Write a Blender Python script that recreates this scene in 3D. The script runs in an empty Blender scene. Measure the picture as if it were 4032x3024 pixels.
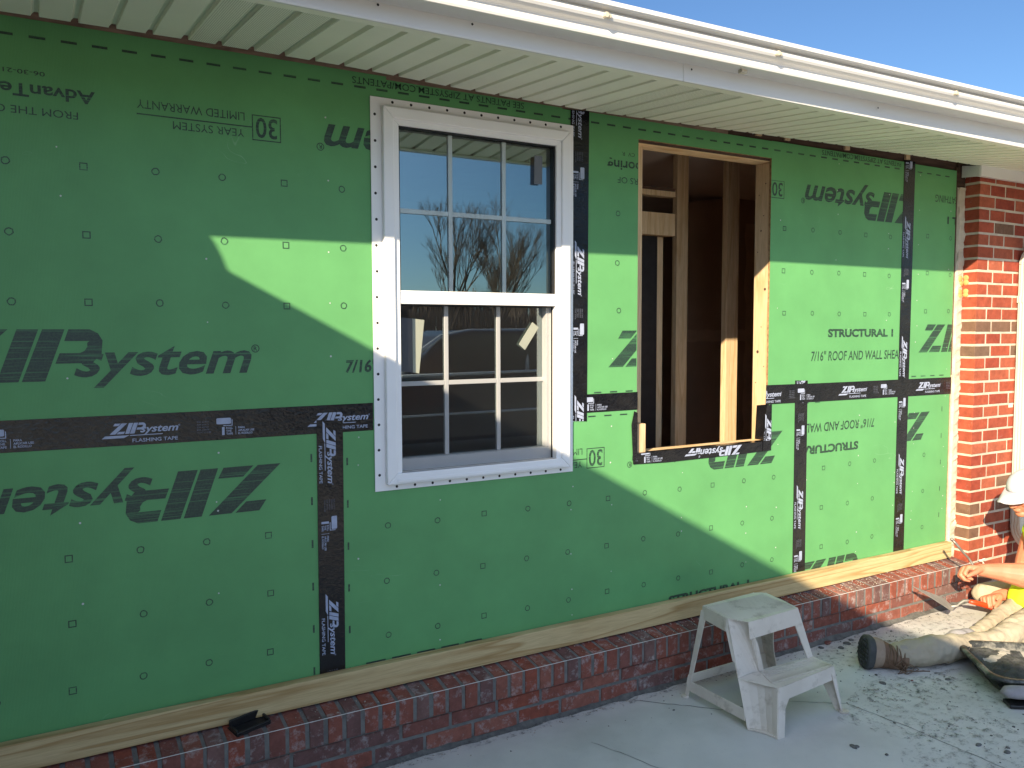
import bpy, bmesh, math, random
from mathutils import Vector, Matrix, noise
R = math.radians
random.seed(7)
C = bpy.context.scene.collection
sc = bpy.context.scene

# ------------------------------------------------------------------ camera, sky, sun, exposure
cam_d = bpy.data.cameras.new('camera')
cam = bpy.data.objects.new('camera', cam_d); C.objects.link(cam)
cr = Vector((0.866204, -0.499683, -0.002795)); cu = Vector((0.033996, 0.053350, 0.997997)); cf = Vector((0.498533, 0.864564, -0.063199))
cam.matrix_world = Matrix(((cr.x, cu.x, -cf.x, 0.0), (cr.y, cu.y, -cf.y, -2.801), (cr.z, cu.z, -cf.z, 1.5), (0, 0, 0, 1)))
cam_d.sensor_width = 36; cam_d.lens = 36*3245.75/4032; cam_d.clip_start = .05; cam_d.clip_end = 600
sc.camera = cam
SUN = Vector((1.316, 1.0, -.70)).normalized()          # travel direction of the light
elev = math.asin(-SUN.z); rot = math.atan2(-SUN.x, -SUN.y)
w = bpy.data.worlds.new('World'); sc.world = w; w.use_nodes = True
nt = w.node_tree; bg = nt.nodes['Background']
sky = nt.nodes.new('ShaderNodeTexSky'); sky.sky_type = 'NISHITA'; sky.sun_disc = False
sky.sun_elevation = elev; sky.sun_rotation = rot; sky.air_density = 1.0; sky.dust_density = 0; sky.ozone_density = 6
wtc = nt.nodes.new('ShaderNodeTexCoord'); dt = nt.nodes.new('ShaderNodeVectorMath'); dt.operation = 'DOT_PRODUCT'      # broad sun-side glow added to the sky to lift the shade
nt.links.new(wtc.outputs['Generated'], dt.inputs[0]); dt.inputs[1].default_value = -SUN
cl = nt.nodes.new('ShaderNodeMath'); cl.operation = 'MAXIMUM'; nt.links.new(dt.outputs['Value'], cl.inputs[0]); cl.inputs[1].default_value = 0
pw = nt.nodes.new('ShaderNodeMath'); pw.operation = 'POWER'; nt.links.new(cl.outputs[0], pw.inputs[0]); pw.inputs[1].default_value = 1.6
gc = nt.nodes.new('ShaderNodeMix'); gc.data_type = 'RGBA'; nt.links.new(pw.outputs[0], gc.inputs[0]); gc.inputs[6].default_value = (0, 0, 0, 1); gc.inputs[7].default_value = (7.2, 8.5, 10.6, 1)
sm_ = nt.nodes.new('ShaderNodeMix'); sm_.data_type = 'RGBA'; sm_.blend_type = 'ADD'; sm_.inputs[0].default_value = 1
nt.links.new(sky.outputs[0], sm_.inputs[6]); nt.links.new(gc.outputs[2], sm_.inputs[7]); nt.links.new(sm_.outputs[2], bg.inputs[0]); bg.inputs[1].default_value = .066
sl = bpy.data.lights.new('sun', 'SUN'); sl.energy = 5.0; sl.angle = R(.53); sl.color = (1, .85, .62)
so = bpy.data.objects.new('sun', sl); C.objects.link(so); so.location = (-6, -8, 6)
so.rotation_euler = SUN.to_track_quat('-Z', 'Y').to_euler()
sc.view_settings.view_transform = 'Standard'; sc.view_settings.look = 'None'; sc.view_settings.gamma = 1
sc.view_settings.exposure = 1.14

# ------------------------------------------------------------------ materials
def N(nt, t, **kw):
    n = nt.nodes.new(t)
    for k, v in kw.items():
        if k.startswith('i_'): n.inputs[k[2:].replace('_', ' ')].default_value = v
        else: setattr(n, k, v)
    return n
def ramp(nt, stops):
    n = nt.nodes.new('ShaderNodeValToRGB'); e = n.color_ramp.elements
    while len(e) < len(stops): e.new(.5)
    for i, (p, c) in enumerate(stops):
        e[i].position = p; e[i].color = (*c, 1) if len(c) == 3 else c
    return n
def mixc(nt, fac, a, b):
    n = nt.nodes.new('ShaderNodeMix'); n.data_type = 'RGBA'
    for s, v in ((0, fac), (6, a), (7, b)):
        if hasattr(v, 'is_linked'): nt.links.new(v, n.inputs[s])
        else: n.inputs[s].default_value = v if s == 0 else (*v, 1)
    return n.outputs[2]
def coords(nt, scale=(1, 1, 1), rotz=0):
    tc = nt.nodes.new('ShaderNodeTexCoord'); mp = nt.nodes.new('ShaderNodeMapping')
    mp.inputs['Scale'].default_value = scale; mp.inputs['Rotation'].default_value = (0, 0, rotz)
    nt.links.new(tc.outputs['Object'], mp.inputs[0]); return mp.outputs[0]
def noise_n(nt, vec, scale, detail=4, rough=.55, dist=0):
    n = nt.nodes.new('ShaderNodeTexNoise'); nt.links.new(vec, n.inputs['Vector'])
    n.inputs['Scale'].default_value = scale; n.inputs['Detail'].default_value = detail
    n.inputs['Roughness'].default_value = rough; n.inputs['Distortion'].default_value = dist
    return n.outputs['Fac']
def bump(nt, h, strength, dist=.01):
    b = nt.nodes.new('ShaderNodeBump'); nt.links.new(h, b.inputs['Height'])
    b.inputs['Strength'].default_value = strength; b.inputs['Distance'].default_value = dist
    return b.outputs[0]
def base(name, rough=.6, spec=.4, metal=0, coat=0):
    m = bpy.data.materials.new(name); m.use_nodes = True
    p = m.node_tree.nodes['Principled BSDF']
    p.inputs['Roughness'].default_value = rough; p.inputs['Specular IOR Level'].default_value = spec
    p.inputs['Metallic'].default_value = metal; p.inputs['Coat Weight'].default_value = coat
    return m, m.node_tree, p
def M(name, c1, c2=None, scale=6, rough=.6, spec=.4, bmp=.0, bscale=80, bdist=.004, metal=0, coat=0, stretch=(1, 1, 1), lo=.35, hi=.65, dirt=None, dscale=3, dlo=.55, dhi=.75):
    m, nt, p = base(name, rough, spec, metal, coat)
    v = coords(nt, stretch)
    c2 = c2 or tuple(x*.82 for x in c1)
    r = ramp(nt, [(lo, c1), (hi, c2)]); nt.links.new(noise_n(nt, v, scale), r.inputs[0])
    out = r.outputs[0]
    if dirt:
        r2 = ramp(nt, [(dlo, (0, 0, 0)), (dhi, (1, 1, 1))]); nt.links.new(noise_n(nt, v, dscale, 8, .7), r2.inputs[0])
        out = mixc(nt, r2.outputs[0], out, dirt)
    nt.links.new(out, p.inputs['Base Color'])
    if bmp: nt.links.new(bump(nt, noise_n(nt, v, bscale, 5), bmp, bdist), p.inputs['Normal'])
    return m
MT = {}
# green coated sheathing
GREEN = (.116, .335, .122)
m, nt, p = base('green_sheathing', .5, .35); v = coords(nt)
r = ramp(nt, [(.25, tuple(x*.86 for x in GREEN)), (.75, tuple(x*1.10 for x in GREEN))]); nt.links.new(noise_n(nt, v, 3.0, 6, .6), r.inputs[0])
sm = ramp(nt, [(.66, (0, 0, 0)), (.78, (1, 1, 1))]); nt.links.new(noise_n(nt, coords(nt, (.8, 1, 2.2)), 5, 8, .7), sm.inputs[0])
sfn = ramp(nt, [(.0, (0, 0, 0)), (.012, (1, 1, 1)), (.024, (0, 0, 0))]); sfm = N(nt, 'ShaderNodeMath', operation='ABSOLUTE'); sfs = N(nt, 'ShaderNodeMath', operation='SUBTRACT'); nt.links.new(noise_n(nt, coords(nt, (1, 1, 1.6)), 2.6, 2, .5, 1.5), sfs.inputs[0]); sfs.inputs[1].default_value = .36; nt.links.new(sfs.outputs[0], sfm.inputs[0])
lth = ramp(nt, [(.0, (.55, .55, .55)), (.0022, (0, 0, 0))]); nt.links.new(sfm.outputs[0], lth.inputs[0])
gate = ramp(nt, [(.56, (0, 0, 0)), (.66, (1, 1, 1))]); nt.links.new(noise_n(nt, coords(nt, (1, 1, 1)), 4.2, 3), gate.inputs[0])
lm = N(nt, 'ShaderNodeMath', operation='MULTIPLY'); nt.links.new(lth.outputs[0], lm.inputs[0]); nt.links.new(gate.outputs[0], lm.inputs[1])
pale = ramp(nt, [(.73, (0, 0, 0)), (.80, (.5, .5, .5))]); nt.links.new(noise_n(nt, coords(nt, (1.3, 1, 1)), 9, 9, .75), pale.inputs[0])
col = mixc(nt, sm.outputs[0], r.outputs[0], (.105, .30, .115)); col = mixc(nt, pale.outputs[0], col, (.20, .42, .22)); col = mixc(nt, lm.outputs[0], col, (.26, .46, .28))
nt.links.new(col, p.inputs['Base Color'])
wv = N(nt, 'ShaderNodeTexWave', wave_type='BANDS', bands_direction='X'); nt.links.new(v, wv.inputs['Vector']); wv.inputs['Scale'].default_value = 90; wv.inputs['Distortion'].default_value = 3; wv.inputs['Detail'].default_value = 2
ad = N(nt, 'ShaderNodeMath', operation='ADD'); nt.links.new(wv.outputs['Fac'], ad.inputs[0]); nt.links.new(noise_n(nt, v, 35, 4), ad.inputs[1])
nt.links.new(bump(nt, ad.outputs[0], .10, .003), p.inputs['Normal']); MT['green'] = m
# black print on the sheathing, streaky where the roller ran dry
m, nt, p = base('print_ink', .42, .5)
st = ramp(nt, [(.53, (0, 0, 0)), (.60, (1, 1, 1))]); nt.links.new(noise_n(nt, coords(nt, (1.1, 1, 75)), 2.2, 6, .7), st.inputs[0])
sp = ramp(nt, [(.40, (.016, .036, .027)), (.62, (.028, .062, .038))]); nt.links.new(noise_n(nt, coords(nt), 160, 3), sp.inputs[0])
sc1 = N(nt, 'ShaderNodeMath', operation='MULTIPLY'); nt.links.new(st.outputs[0], sc1.inputs[0]); sc1.inputs[1].default_value = .55
nt.links.new(mixc(nt, sc1.outputs[0], sp.outputs[0], (.075, .25, .095)), p.inputs['Base Color']); MT['ink'] = m
MT['osb'] = M('osb_edge', (.42, .25, .12), (.22, .12, .055), 60, .8, bmp=.4, bscale=120)
# glossy black flashing tape, wrinkled
m, nt, p = base('flashing_tape', .16, .45)
v = coords(nt); r = ramp(nt, [(.4, (.006, .006, .008)), (.75, (.016, .015, .015))]); nt.links.new(noise_n(nt, v, 12, 6), r.inputs[0]); nt.links.new(r.outputs[0], p.inputs['Base Color'])
a = noise_n(nt, v, 75, 3, .6, .8); b = noise_n(nt, v, 16, 4, .5, 1.2)
ad = N(nt, 'ShaderNodeMath', operation='ADD'); nt.links.new(a, ad.inputs[0]); nt.links.new(b, ad.inputs[1])
nt.links.new(bump(nt, ad.outputs[0], .26, .006), p.inputs['Normal']); MT['tape'] = m
MT['tprint'] = M('tape_print', (.38, .42, .54), (.31, .345, .46), 40, .4)
MT['tfaint'] = M('tape_print_faint', (.16, .17, .22), (.10, .11, .14), 60, .4)
def wood(name, light, dark, axis='x', rings=11, f=1.0, rough=.62):
    m, nt, p = base(name, rough, .3)
    s = {'x': (.55, 5, 13), 'z': (8.5, 5, .55), 'y': (8, .8, 5)}[axis]
    n1 = noise_n(nt, coords(nt, s), f, 1.5, .45, .35)
    mu = N(nt, 'ShaderNodeMath', operation='MULTIPLY'); nt.links.new(n1, mu.inputs[0]); mu.inputs[1].default_value = rings
    fr = N(nt, 'ShaderNodeMath', operation='FRACT'); nt.links.new(mu.outputs[0], fr.inputs[0])
    mid = tuple(.5*a+.5*b for a, b in zip(light, dark))
    r = ramp(nt, [(0, light), (.55, tuple(.8*a+.2*b for a, b in zip(light, dark))), (.86, dark), (.97, light)]); nt.links.new(fr.outputs[0], r.inputs[0])
    s2 = tuple(x*6 for x in s); fine = ramp(nt, [(.35, (.82, .80, .77)), (.65, (1, 1, 1))]); nt.links.new(noise_n(nt, coords(nt, s2), 4, 4), fine.inputs[0])
    mm = nt.nodes.new('ShaderNodeMix'); mm.data_type = 'RGBA'; mm.blend_type = 'MULTIPLY'; mm.inputs[0].default_value = 1
    nt.links.new(r.outputs[0], mm.inputs[6]); nt.links.new(fine.outputs[0], mm.inputs[7]); nt.links.new(mm.outputs[2], p.inputs['Base Color'])
    nt.links.new(bump(nt, fr.outputs[0], .05, .002), p.inputs['Normal'])
    return m
MT['sill_wood'] = wood('treated_pine', (.62, .48, .25), (.43, .28, .115), 'x', 8, 1.0)
MT['stud_wood'] = wood('spruce_stud', (.66, .48, .29), (.57, .38, .20), 'z', 7, 1.3)
MT['head_wood'] = wood('spruce_header', (.90, .66, .38), (.80, .52, .25), 'x', 8, 1.3)
MT['old_wood'] = M('weathered_board', (.30, .20, .14), (.17, .11, .08), 14, .9, stretch=(.8, 1, 4))
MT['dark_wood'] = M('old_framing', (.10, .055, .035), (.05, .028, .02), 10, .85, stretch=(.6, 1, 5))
def brick(name, stops, dust=.5, dcol=(.42, .39, .36), dthr=(.60, .70)):
    m, nt, p = base(name, .85, .2)
    g = N(nt, 'ShaderNodeNewGeometry'); r = ramp(nt, stops); r.color_ramp.interpolation = 'CONSTANT'; nt.links.new(g.outputs['Random Per Island'], r.inputs[0])
    v = coords(nt)
    mot = ramp(nt, [(.3, (.70, .68, .66)), (.7, (1.12, 1.08, 1.05))]); nt.links.new(noise_n(nt, v, 28, 6, .65), mot.inputs[0])
    mm = nt.nodes.new('ShaderNodeMix'); mm.data_type = 'RGBA'; mm.blend_type = 'MULTIPLY'; mm.inputs[0].default_value = 1
    nt.links.new(r.outputs[0], mm.inputs[6]); nt.links.new(mot.outputs[0], mm.inputs[7])
    d = ramp(nt, [(dthr[0], (0, 0, 0)), (dthr[1], (1, 1, 1))]); nt.links.new(noise_n(nt, v, 22, 9, .75), d.inputs[0])
    dm = N(nt, 'ShaderNodeMath', operation='MULTIPLY'); nt.links.new(d.outputs[0], dm.inputs[0]); dm.inputs[1].default_value = dust
    nt.links.new(mixc(nt, dm.outputs[0], mm.outputs[2], dcol), p.inputs['Base Color'])
    nt.links.new(bump(nt, noise_n(nt, v, 170, 6, .7), .5, .004), p.inputs['Normal']); return m
MT['brick'] = brick('wall_brick', [(0, (.36, .080, .043)), (.22, (.32, .072, .041)), (.42, (.385, .108, .060)), (.58, (.30, .060, .036)), (.74, (.18, .102, .068)), (.80, (.36, .095, .052)), (.95, (.17, .105, .072))], .3)
MT['ledge_brick'] = brick('ledge_brick', [(0, (.25, .088, .064)), (.25, (.21, .084, .068)), (.45, (.28, .108, .078)), (.62, (.165, .088, .080)), (.75, (.27, .080, .052)), (.9, (.19, .108, .095))], .7, (.42, .40, .385), (.52, .68))
MT['mortar'] = M('light_mortar', (.58, .50, .39), (.46, .39, .30), 14, .9, bmp=.7, bscale=70, bdist=.006)
MT['grey_mortar'] = M('grey_mortar', (.19, .185, .17), (.125, .12, .112), 22, .92, bmp=.7, bscale=90, bdist=.006)
MT['wet_mortar'] = M('wet_mortar', (.10, .098, .090), (.058, .056, .052), 30, .88, spec=.2, bmp=1.0, bscale=60, bdist=.012)
MT['crumb'] = M('damp_crumb', (.15, .145, .13), (.085, .082, .075), 30, .9, bmp=1.0, bscale=120)
MT['dry_lit_mortar'] = M('dry_lit_mortar', (.46, .40, .33), (.36, .32, .27), 16, .95, bmp=.6, bscale=60, bdist=.01)
MT['foam'] = M('spray_foam', (.62, .34, .12), (.55, .28, .09), 30, .7, bmp=.6, bscale=60)
MT['white'] = M('white_vinyl', (.88, .865, .85), (.84, .825, .815), 3, .38, spec=.45, bmp=.03, bscale=20)
MT['alum'] = M('white_aluminium', (.70, .685, .655), (.645, .625, .595), 2.5, .34, spec=.5, bmp=.05, bscale=9, bdist=.01, stretch=(.4, 1, 1))
MT['cream'] = M('cream_aluminium', (.60, .56, .46), (.54, .50, .41), 3, .45)
MT['soffit'] = M('soffit_vinyl', (.82, .81, .68), (.77, .765, .645), 3, .5)
m, nt, p = base('perforated_soffit', .5, .4)
tc = coords(nt, (1/.0058, 1/.0072, 1)); sx = N(nt, 'ShaderNodeSeparateXYZ'); nt.links.new(tc, sx.inputs[0])
ds = []
for ax in (0, 1):
    f1 = N(nt, 'ShaderNodeMath', operation='FRACT'); nt.links.new(sx.outputs[ax], f1.inputs[0])
    s1 = N(nt, 'ShaderNodeMath', operation='SUBTRACT'); nt.links.new(f1.outputs[0], s1.inputs[0]); s1.inputs[1].default_value = .5
    q1 = N(nt, 'ShaderNodeMath', operation='MULTIPLY'); nt.links.new(s1.outputs[0], q1.inputs[0]); nt.links.new(s1.outputs[0], q1.inputs[1]); ds.append(q1)
ad = N(nt, 'ShaderNodeMath', operation='ADD'); nt.links.new(ds[0].outputs[0], ad.inputs[0]); nt.links.new(ds[1].outputs[0], ad.inputs[1])
lt = N(nt, 'ShaderNodeMath', operation='LESS_THAN'); nt.links.new(ad.outputs[0], lt.inputs[0]); lt.inputs[1].default_value = .07
nt.links.new(mixc(nt, lt.outputs[0], (.79, .785, .665), (.30, .30, .25)), p.inputs['Base Color']); MT['perf'] = m
MT['yellowed'] = M('yellowed_plastic', (.62, .55, .42), (.55, .47, .34), 60, .4)
MT['nail'] = M('zinc', (.62, .62, .60), (.5, .5, .48), 40, .4)
MT['hole'] = M('dark_hole', (.03, .028, .028), None, 10, .9)
MT['gasket'] = M('black_gasket', (.018, .018, .02), None, 10, .5)
MT['darkroom'] = M('brown_drywall', (.48, .345, .25), (.40, .285, .205), 2.5, .95)
MT['ceil'] = M('drywall_ceiling', (.78, .65, .55), (.71, .585, .49), 2, .95)
MT['joint'] = M('joint_compound', (.62, .45, .33), (.52, .38, .28), 9, .9)
MT['shingle'] = M('roof_shingle', (.10, .09, .085), (.05, .048, .046), 18, .95, bmp=.5, bscale=40)
MT['string'] = M('white_string', (.78, .74, .70), None, 50, .8)
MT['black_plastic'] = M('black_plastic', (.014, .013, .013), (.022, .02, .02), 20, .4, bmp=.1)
MT['tub_plastic'] = M('dusty_black_plastic', (.022, .023, .022), (.05, .052, .045), 14, .5, bmp=.15, dirt=(.30, .28, .23), dscale=11, dlo=.46, dhi=.66)
MT['stool'] = M('dirty_white_plastic', (.68, .61, .52), (.60, .53, .445), 7, .5, spec=.35, bmp=.12, bscale=60, dirt=(.33, .27, .20), dscale=11, dlo=.54, dhi=.74)
MT['steel'] = M('mortar_smeared_steel', (.40, .38, .34), (.30, .285, .25), 20, .5, metal=.35, dirt=(.34, .31, .27), dscale=14)
MT['iron'] = M('worn_iron', (.32, .29, .26), (.20, .18, .16), 40, .45, metal=.6)
MT['red'] = M('red_handle', (.55, .055, .012), (.48, .045, .01), 20, .35)
MT['skin'] = M('tanned_skin', (.60, .225, .130), (.53, .185, .105), 18, .52, spec=.4, bmp=.12, bscale=160, bdist=.003)
MT['hair'] = M('grey_hair', (.40, .37, .34), (.26, .24, .22), 70, .8, bmp=.6, bscale=150)
MT['cap'] = M('white_cap', (.56, .53, .58), (.50, .47, .52), 8, .8, bmp=.15, bscale=200)
MT['lens'] = M('dark_lens', (.012, .012, .014), None, 5, .12, spec=.7)
MT['vest'] = M('hi_vis_fabric', (.62, .80, .02), (.52, .70, .015), 9, .75, bmp=.3, bscale=25, bdist=.01)
MT['khaki'] = M('khaki_trousers', (.42, .355, .255), (.35, .29, .205), 7, .9, bmp=.5, bscale=14, bdist=.02, dirt=(.30, .255, .20), dscale=8, dlo=.60, dhi=.64)
MT['leather'] = M('brown_leather', (.20, .115, .065), (.13, .072, .04), 16, .65, bmp=.3, bscale=50)
MT['toecap'] = M('pale_suede', (.34, .25, .18), (.27, .19, .13), 16, .8, bmp=.2)
MT['rubber'] = M('black_rubber', (.035, .037, .037), (.06, .06, .058), 16, .8, bmp=.3, bscale=60)
MT['lace'] = M('boot_lace', (.16, .10, .06), None, 30, .85)
MT['padgrey'] = M('mortar_grey_rubber', (.36, .33, .34), (.28, .255, .255), 16, .85, bmp=.3, bscale=40)
MT['paper'] = M('sticker_paper', (.72, .74, .60), (.66, .69, .56), 6, .7)
MT['papergrey'] = M('sticker_back', (.16, .17, .19), (.13, .14, .16), 6, .6)
# concrete slab: fine mottling, stains, grit
m, nt, p = base('concrete', .82, .3); v = coords(nt)
r = ramp(nt, [(.28, (.47, .46, .425)), (.50, (.56, .545, .505)), (.74, (.63, .61, .56))]); nt.links.new(noise_n(nt, v, 2.3, 9, .62), r.inputs[0])
st = ramp(nt, [(.52, (0, 0, 0)), (.70, (1, 1, 1))]); nt.links.new(noise_n(nt, v, 1.1, 5, .6), st.inputs[0])
c1 = mixc(nt, st.outputs[0], r.outputs[0], (.43, .415, .375))
sp = ramp(nt, [(.66, (0, 0, 0)), (.72, (1, 1, 1))]); nt.links.new(noise_n(nt, v, 130, 4, .6), sp.inputs[0])
sm = N(nt, 'ShaderNodeMath', operation='MULTIPLY'); nt.links.new(sp.outputs[0], sm.inputs[0]); sm.inputs[1].default_value = .55
c2 = mixc(nt, sm.outputs[0], c1, (.17, .165, .15))
nt.links.new(c2, p.inputs['Base Color']); nt.links.new(bump(nt, noise_n(nt, v, 90, 8, .7), .22, .004), p.inputs['Normal']); MT['concrete'] = m
MT['crack'] = M('crack_line', (.105, .10, .092), (.16, .155, .14), 30, .95)
# smear of spilled mortar sand on the slab (patchy, see-through between the grains)
m, nt, p = base('mortar_smear', .95, .15); v = coords(nt)
r = ramp(nt, [(.3, (.10, .098, .088)), (.7, (.19, .18, .16))]); nt.links.new(noise_n(nt, v, 60, 5), r.inputs[0]); nt.links.new(r.outputs[0], p.inputs['Base Color'])
al = ramp(nt, [(.515, (0, 0, 0)), (.66, (.8, .8, .8))]); nt.links.new(noise_n(nt, v, 26, 12, .82), al.inputs[0]); nt.links.new(al.outputs[0], p.inputs['Alpha']); MT['smear'] = m
MT['grass'] = M('winter_grass', (.16, .13, .055), (.09, .095, .03), 2, .95, bmp=.8, bscale=6, bdist=.05)
MT['bark'] = M('bark', (.075, .055, .043), (.045, .034, .027), 9, .95)
MT['twigs'] = M('twigs', (.13, .09, .066), (.075, .052, .04), 3, .95)
MT['carpaint'] = M('dark_car_paint', (.035, .034, .035), None, 3, .25, spec=.5, coat=.6)
MT['chrome'] = M('silver_trim', (.85, .85, .84), None, 5, .35, metal=.2)
MT['tyre'] = M('tyre', (.02, .02, .02), None, 10, .85)
m, nt, p = base('window_glass', .0); o = nt.nodes['Material Output']; nt.nodes.remove(p)
tr = N(nt, 'ShaderNodeBsdfTransparent'); tr.inputs[0].default_value = (.80, .84, .82, 1); gl = N(nt, 'ShaderNodeBsdfGlossy'); gl.inputs['Roughness'].default_value = .0; gl.inputs[0].default_value = (.80, .95, .98, 1)
fr = N(nt, 'ShaderNodeFresnel'); fr.inputs[0].default_value = 4.4; mx = N(nt, 'ShaderNodeMixShader')
nt.links.new(fr.outputs[0], mx.inputs[0]); nt.links.new(tr.outputs[0], mx.inputs[1]); nt.links.new(gl.outputs[0], mx.inputs[2]); nt.links.new(mx.outputs[0], o.inputs[0]); MT['glass'] = m
m, nt, p = base('clear_glass', .0); o = nt.nodes['Material Output']; nt.nodes.remove(p)
tr = N(nt, 'ShaderNodeBsdfTransparent'); tr.inputs[0].default_value = (.90, .95, .93, 1); gl = N(nt, 'ShaderNodeBsdfGlossy'); gl.inputs['Roughness'].default_value = .0
fr = N(nt, 'ShaderNodeFresnel'); fr.inputs[0].default_value = 1.6; mx = N(nt, 'ShaderNodeMixShader')
nt.links.new(fr.outputs[0], mx.inputs[0]); nt.links.new(tr.outputs[0], mx.inputs[1]); nt.links.new(gl.outputs[0], mx.inputs[2]); nt.links.new(mx.outputs[0], o.inputs[0]); MT['clear'] = m
m, nt, p = base('insect_mesh', .6); o = nt.nodes['Material Output']; p.inputs['Base Color'].default_value = (.010, .010, .010, 1)
tr = N(nt, 'ShaderNodeBsdfTransparent'); mx = N(nt, 'ShaderNodeMixShader'); mx.inputs[0].default_value = .36
nt.links.new(tr.outputs[0], mx.inputs[1]); nt.links.new(p.outputs[0], mx.inputs[2]); nt.links.new(mx.outputs[0], o.inputs[0]); MT['mesh'] = m
# brick texture for walls the camera never faces
m, nt, p = base('plain_brickwork', .85, .2); bt = N(nt, 'ShaderNodeTexBrick'); nt.links.new(coords(nt), bt.inputs['Vector'])
bt.inputs['Color1'].default_value = (.40, .08, .04, 1); bt.inputs['Color2'].default_value = (.28, .07, .04, 1); bt.inputs['Mortar'].default_value = (.5, .44, .35, 1)
bt.inputs['Scale'].default_value = 1; bt.inputs['Brick Width'].default_value = .2; bt.inputs['Row Height'].default_value = .07; bt.inputs['Mortar Size'].default_value = .006
mp = bt.inputs['Vector'].links[0].from_node; mp.inputs['Rotation'].default_value = (R(90), 0, 0)
nt.links.new(bt.outputs[0], p.inputs['Base Color']); MT['brickwork'] = m

# ------------------------------------------------------------------ mesh helpers
class MB:
    def __init__(s): s.v = []; s.f = []; s.m = []; s.mi = 0
    def face(s, pts, mi=None):
        i = len(s.v); s.v += [tuple(p) for p in pts]; s.f.append(tuple(range(i, i+len(pts)))); s.m.append(s.mi if mi is None else mi)
    def box(s, a, b, mi=None, jit=0):
        (x0, y0, z0), (x1, y1, z1) = a, b; i = len(s.v)
        P = [(x0, y0, z0), (x1, y0, z0), (x1, y1, z0), (x0, y1, z0), (x0, y0, z1), (x1, y0, z1), (x1, y1, z1), (x0, y1, z1)]
        if jit: P = [tuple(c+random.uniform(-jit, jit) for c in q) for q in P]
        s.v += P
        for q in ((0, 3, 2, 1), (4, 5, 6, 7), (0, 1, 5, 4), (1, 2, 6, 5), (2, 3, 7, 6), (3, 0, 4, 7)):
            s.f.append(tuple(i+k for k in q)); s.m.append(s.mi if mi is None else mi)
    def obox(s, o, ux, uy, uz, mi=None):      # oriented box from corner o with edge vectors
        o, ux, uy, uz = map(Vector, (o, ux, uy, uz)); i = len(s.v)
        s.v += [tuple(q) for q in (o, o+ux, o+ux+uy, o+uy, o+uz, o+ux+uz, o+ux+uy+uz, o+uy+uz)]
        for q in ((0, 3, 2, 1), (4, 5, 6, 7), (0, 1, 5, 4), (1, 2, 6, 5), (2, 3, 7, 6), (3, 0, 4, 7)):
            s.f.append(tuple(i+k for k in q)); s.m.append(s.mi if mi is None else mi)
    def prism(s, pts, d, mi=None):            # closed polygon (3D, planar) swept by vector d
        n = len(pts); d = Vector(d); i = len(s.v); s.v += [tuple(p) for p in pts] + [tuple(Vector(p)+d) for p in pts]
        mm = s.mi if mi is None else mi
        s.f.append(tuple(i+k for k in range(n))); s.m.append(mm); s.f.append(tuple(i+n+k for k in reversed(range(n)))); s.m.append(mm)
        for k in range(n):
            j = (k+1) % n; s.f.append((i+k, i+j, i+n+j, i+n+k)); s.m.append(mm)
    def strip(s, A, B, mi=None):              # open sheet between two polylines
        n = len(A); i = len(s.v); s.v += [tuple(p) for p in A]+[tuple(p) for p in B]
        for k in range(n-1): s.f.append((i+k, i+k+1, i+n+k+1, i+n+k)); s.m.append(s.mi if mi is None else mi)
    def tube(s, path, rad, seg=8, mi=None, cap=True, sq=None):   # swept circle (or rectangle sq=(w,h))
        path = [Vector(p) for p in path]; n = len(path); rad = rad if isinstance(rad, (list, tuple)) else [rad]*n
        up = Vector((0, 0, 1)); i = len(s.v); mm = s.mi if mi is None else mi
        prev = None
        for k, p in enumerate(path):
            t = (path[min(k+1, n-1)]-path[max(k-1, 0)]).normalized()
            if prev is None: a = t.cross(up if abs(t.z) < .95 else Vector((1, 0, 0))).normalized()
            else: a = (prev-t*prev.dot(t)).normalized()
            prev = a; b = t.cross(a)
            if sq:
                for u, q in ((-1, -1), (1, -1), (1, 1), (-1, 1)): s.v.append(tuple(p+a*u*sq[0]/2+b*q*sq[1]/2))
            else:
                for j in range(seg):
                    an = 2*math.pi*j/seg; s.v.append(tuple(p+(a*math.cos(an)+b*math.sin(an))*rad[k]))
        g = 4 if sq else seg
        for k in range(n-1):
            for j in range(g):
                s.f.append((i+k*g+j, i+k*g+(j+1) % g, i+(k+1)*g+(j+1) % g, i+(k+1)*g+j)); s.m.append(mm)
        if cap:
            s.f.append(tuple(i+j for j in reversed(range(g)))); s.m.append(mm)
            s.f.append(tuple(i+(n-1)*g+j for j in range(g))); s.m.append(mm)
    def ball(s, c, r, mi=None, u=12, w=8, M3=None):
        r = r if isinstance(r, (list, tuple)) else (r, r, r); i = len(s.v); mm = s.mi if mi is None else mi
        for a in range(w+1):
            th = math.pi*a/w
            for b in range(u):
                ph = 2*math.pi*b/u; q = Vector((r[0]*math.sin(th)*math.cos(ph), r[1]*math.sin(th)*math.sin(ph), r[2]*math.cos(th)))
                if M3: q = M3 @ q
                s.v.append(tuple(q+Vector(c)))
        for a in range(w):
            for b in range(u):
                s.f.append((i+a*u+b, i+(a+1)*u+b, i+(a+1)*u+(b+1) % u, i+a*u+(b+1) % u)); s.m.append(mm)
    def disc(s, c, r, n=10, mi=None, axis='y'):
        P = []
        for k in range(n):
            a = 2*math.pi*k/n
            P.append((c[0]+r*math.cos(a), c[1], c[2]+r*math.sin(a)) if axis == 'y' else ((c[0]+r*math.cos(a), c[1]+r*math.sin(a), c[2]) if axis == 'z' else (c[0], c[1]+r*math.cos(a), c[2]+r*math.sin(a))))
        s.face(P, mi)
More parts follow.
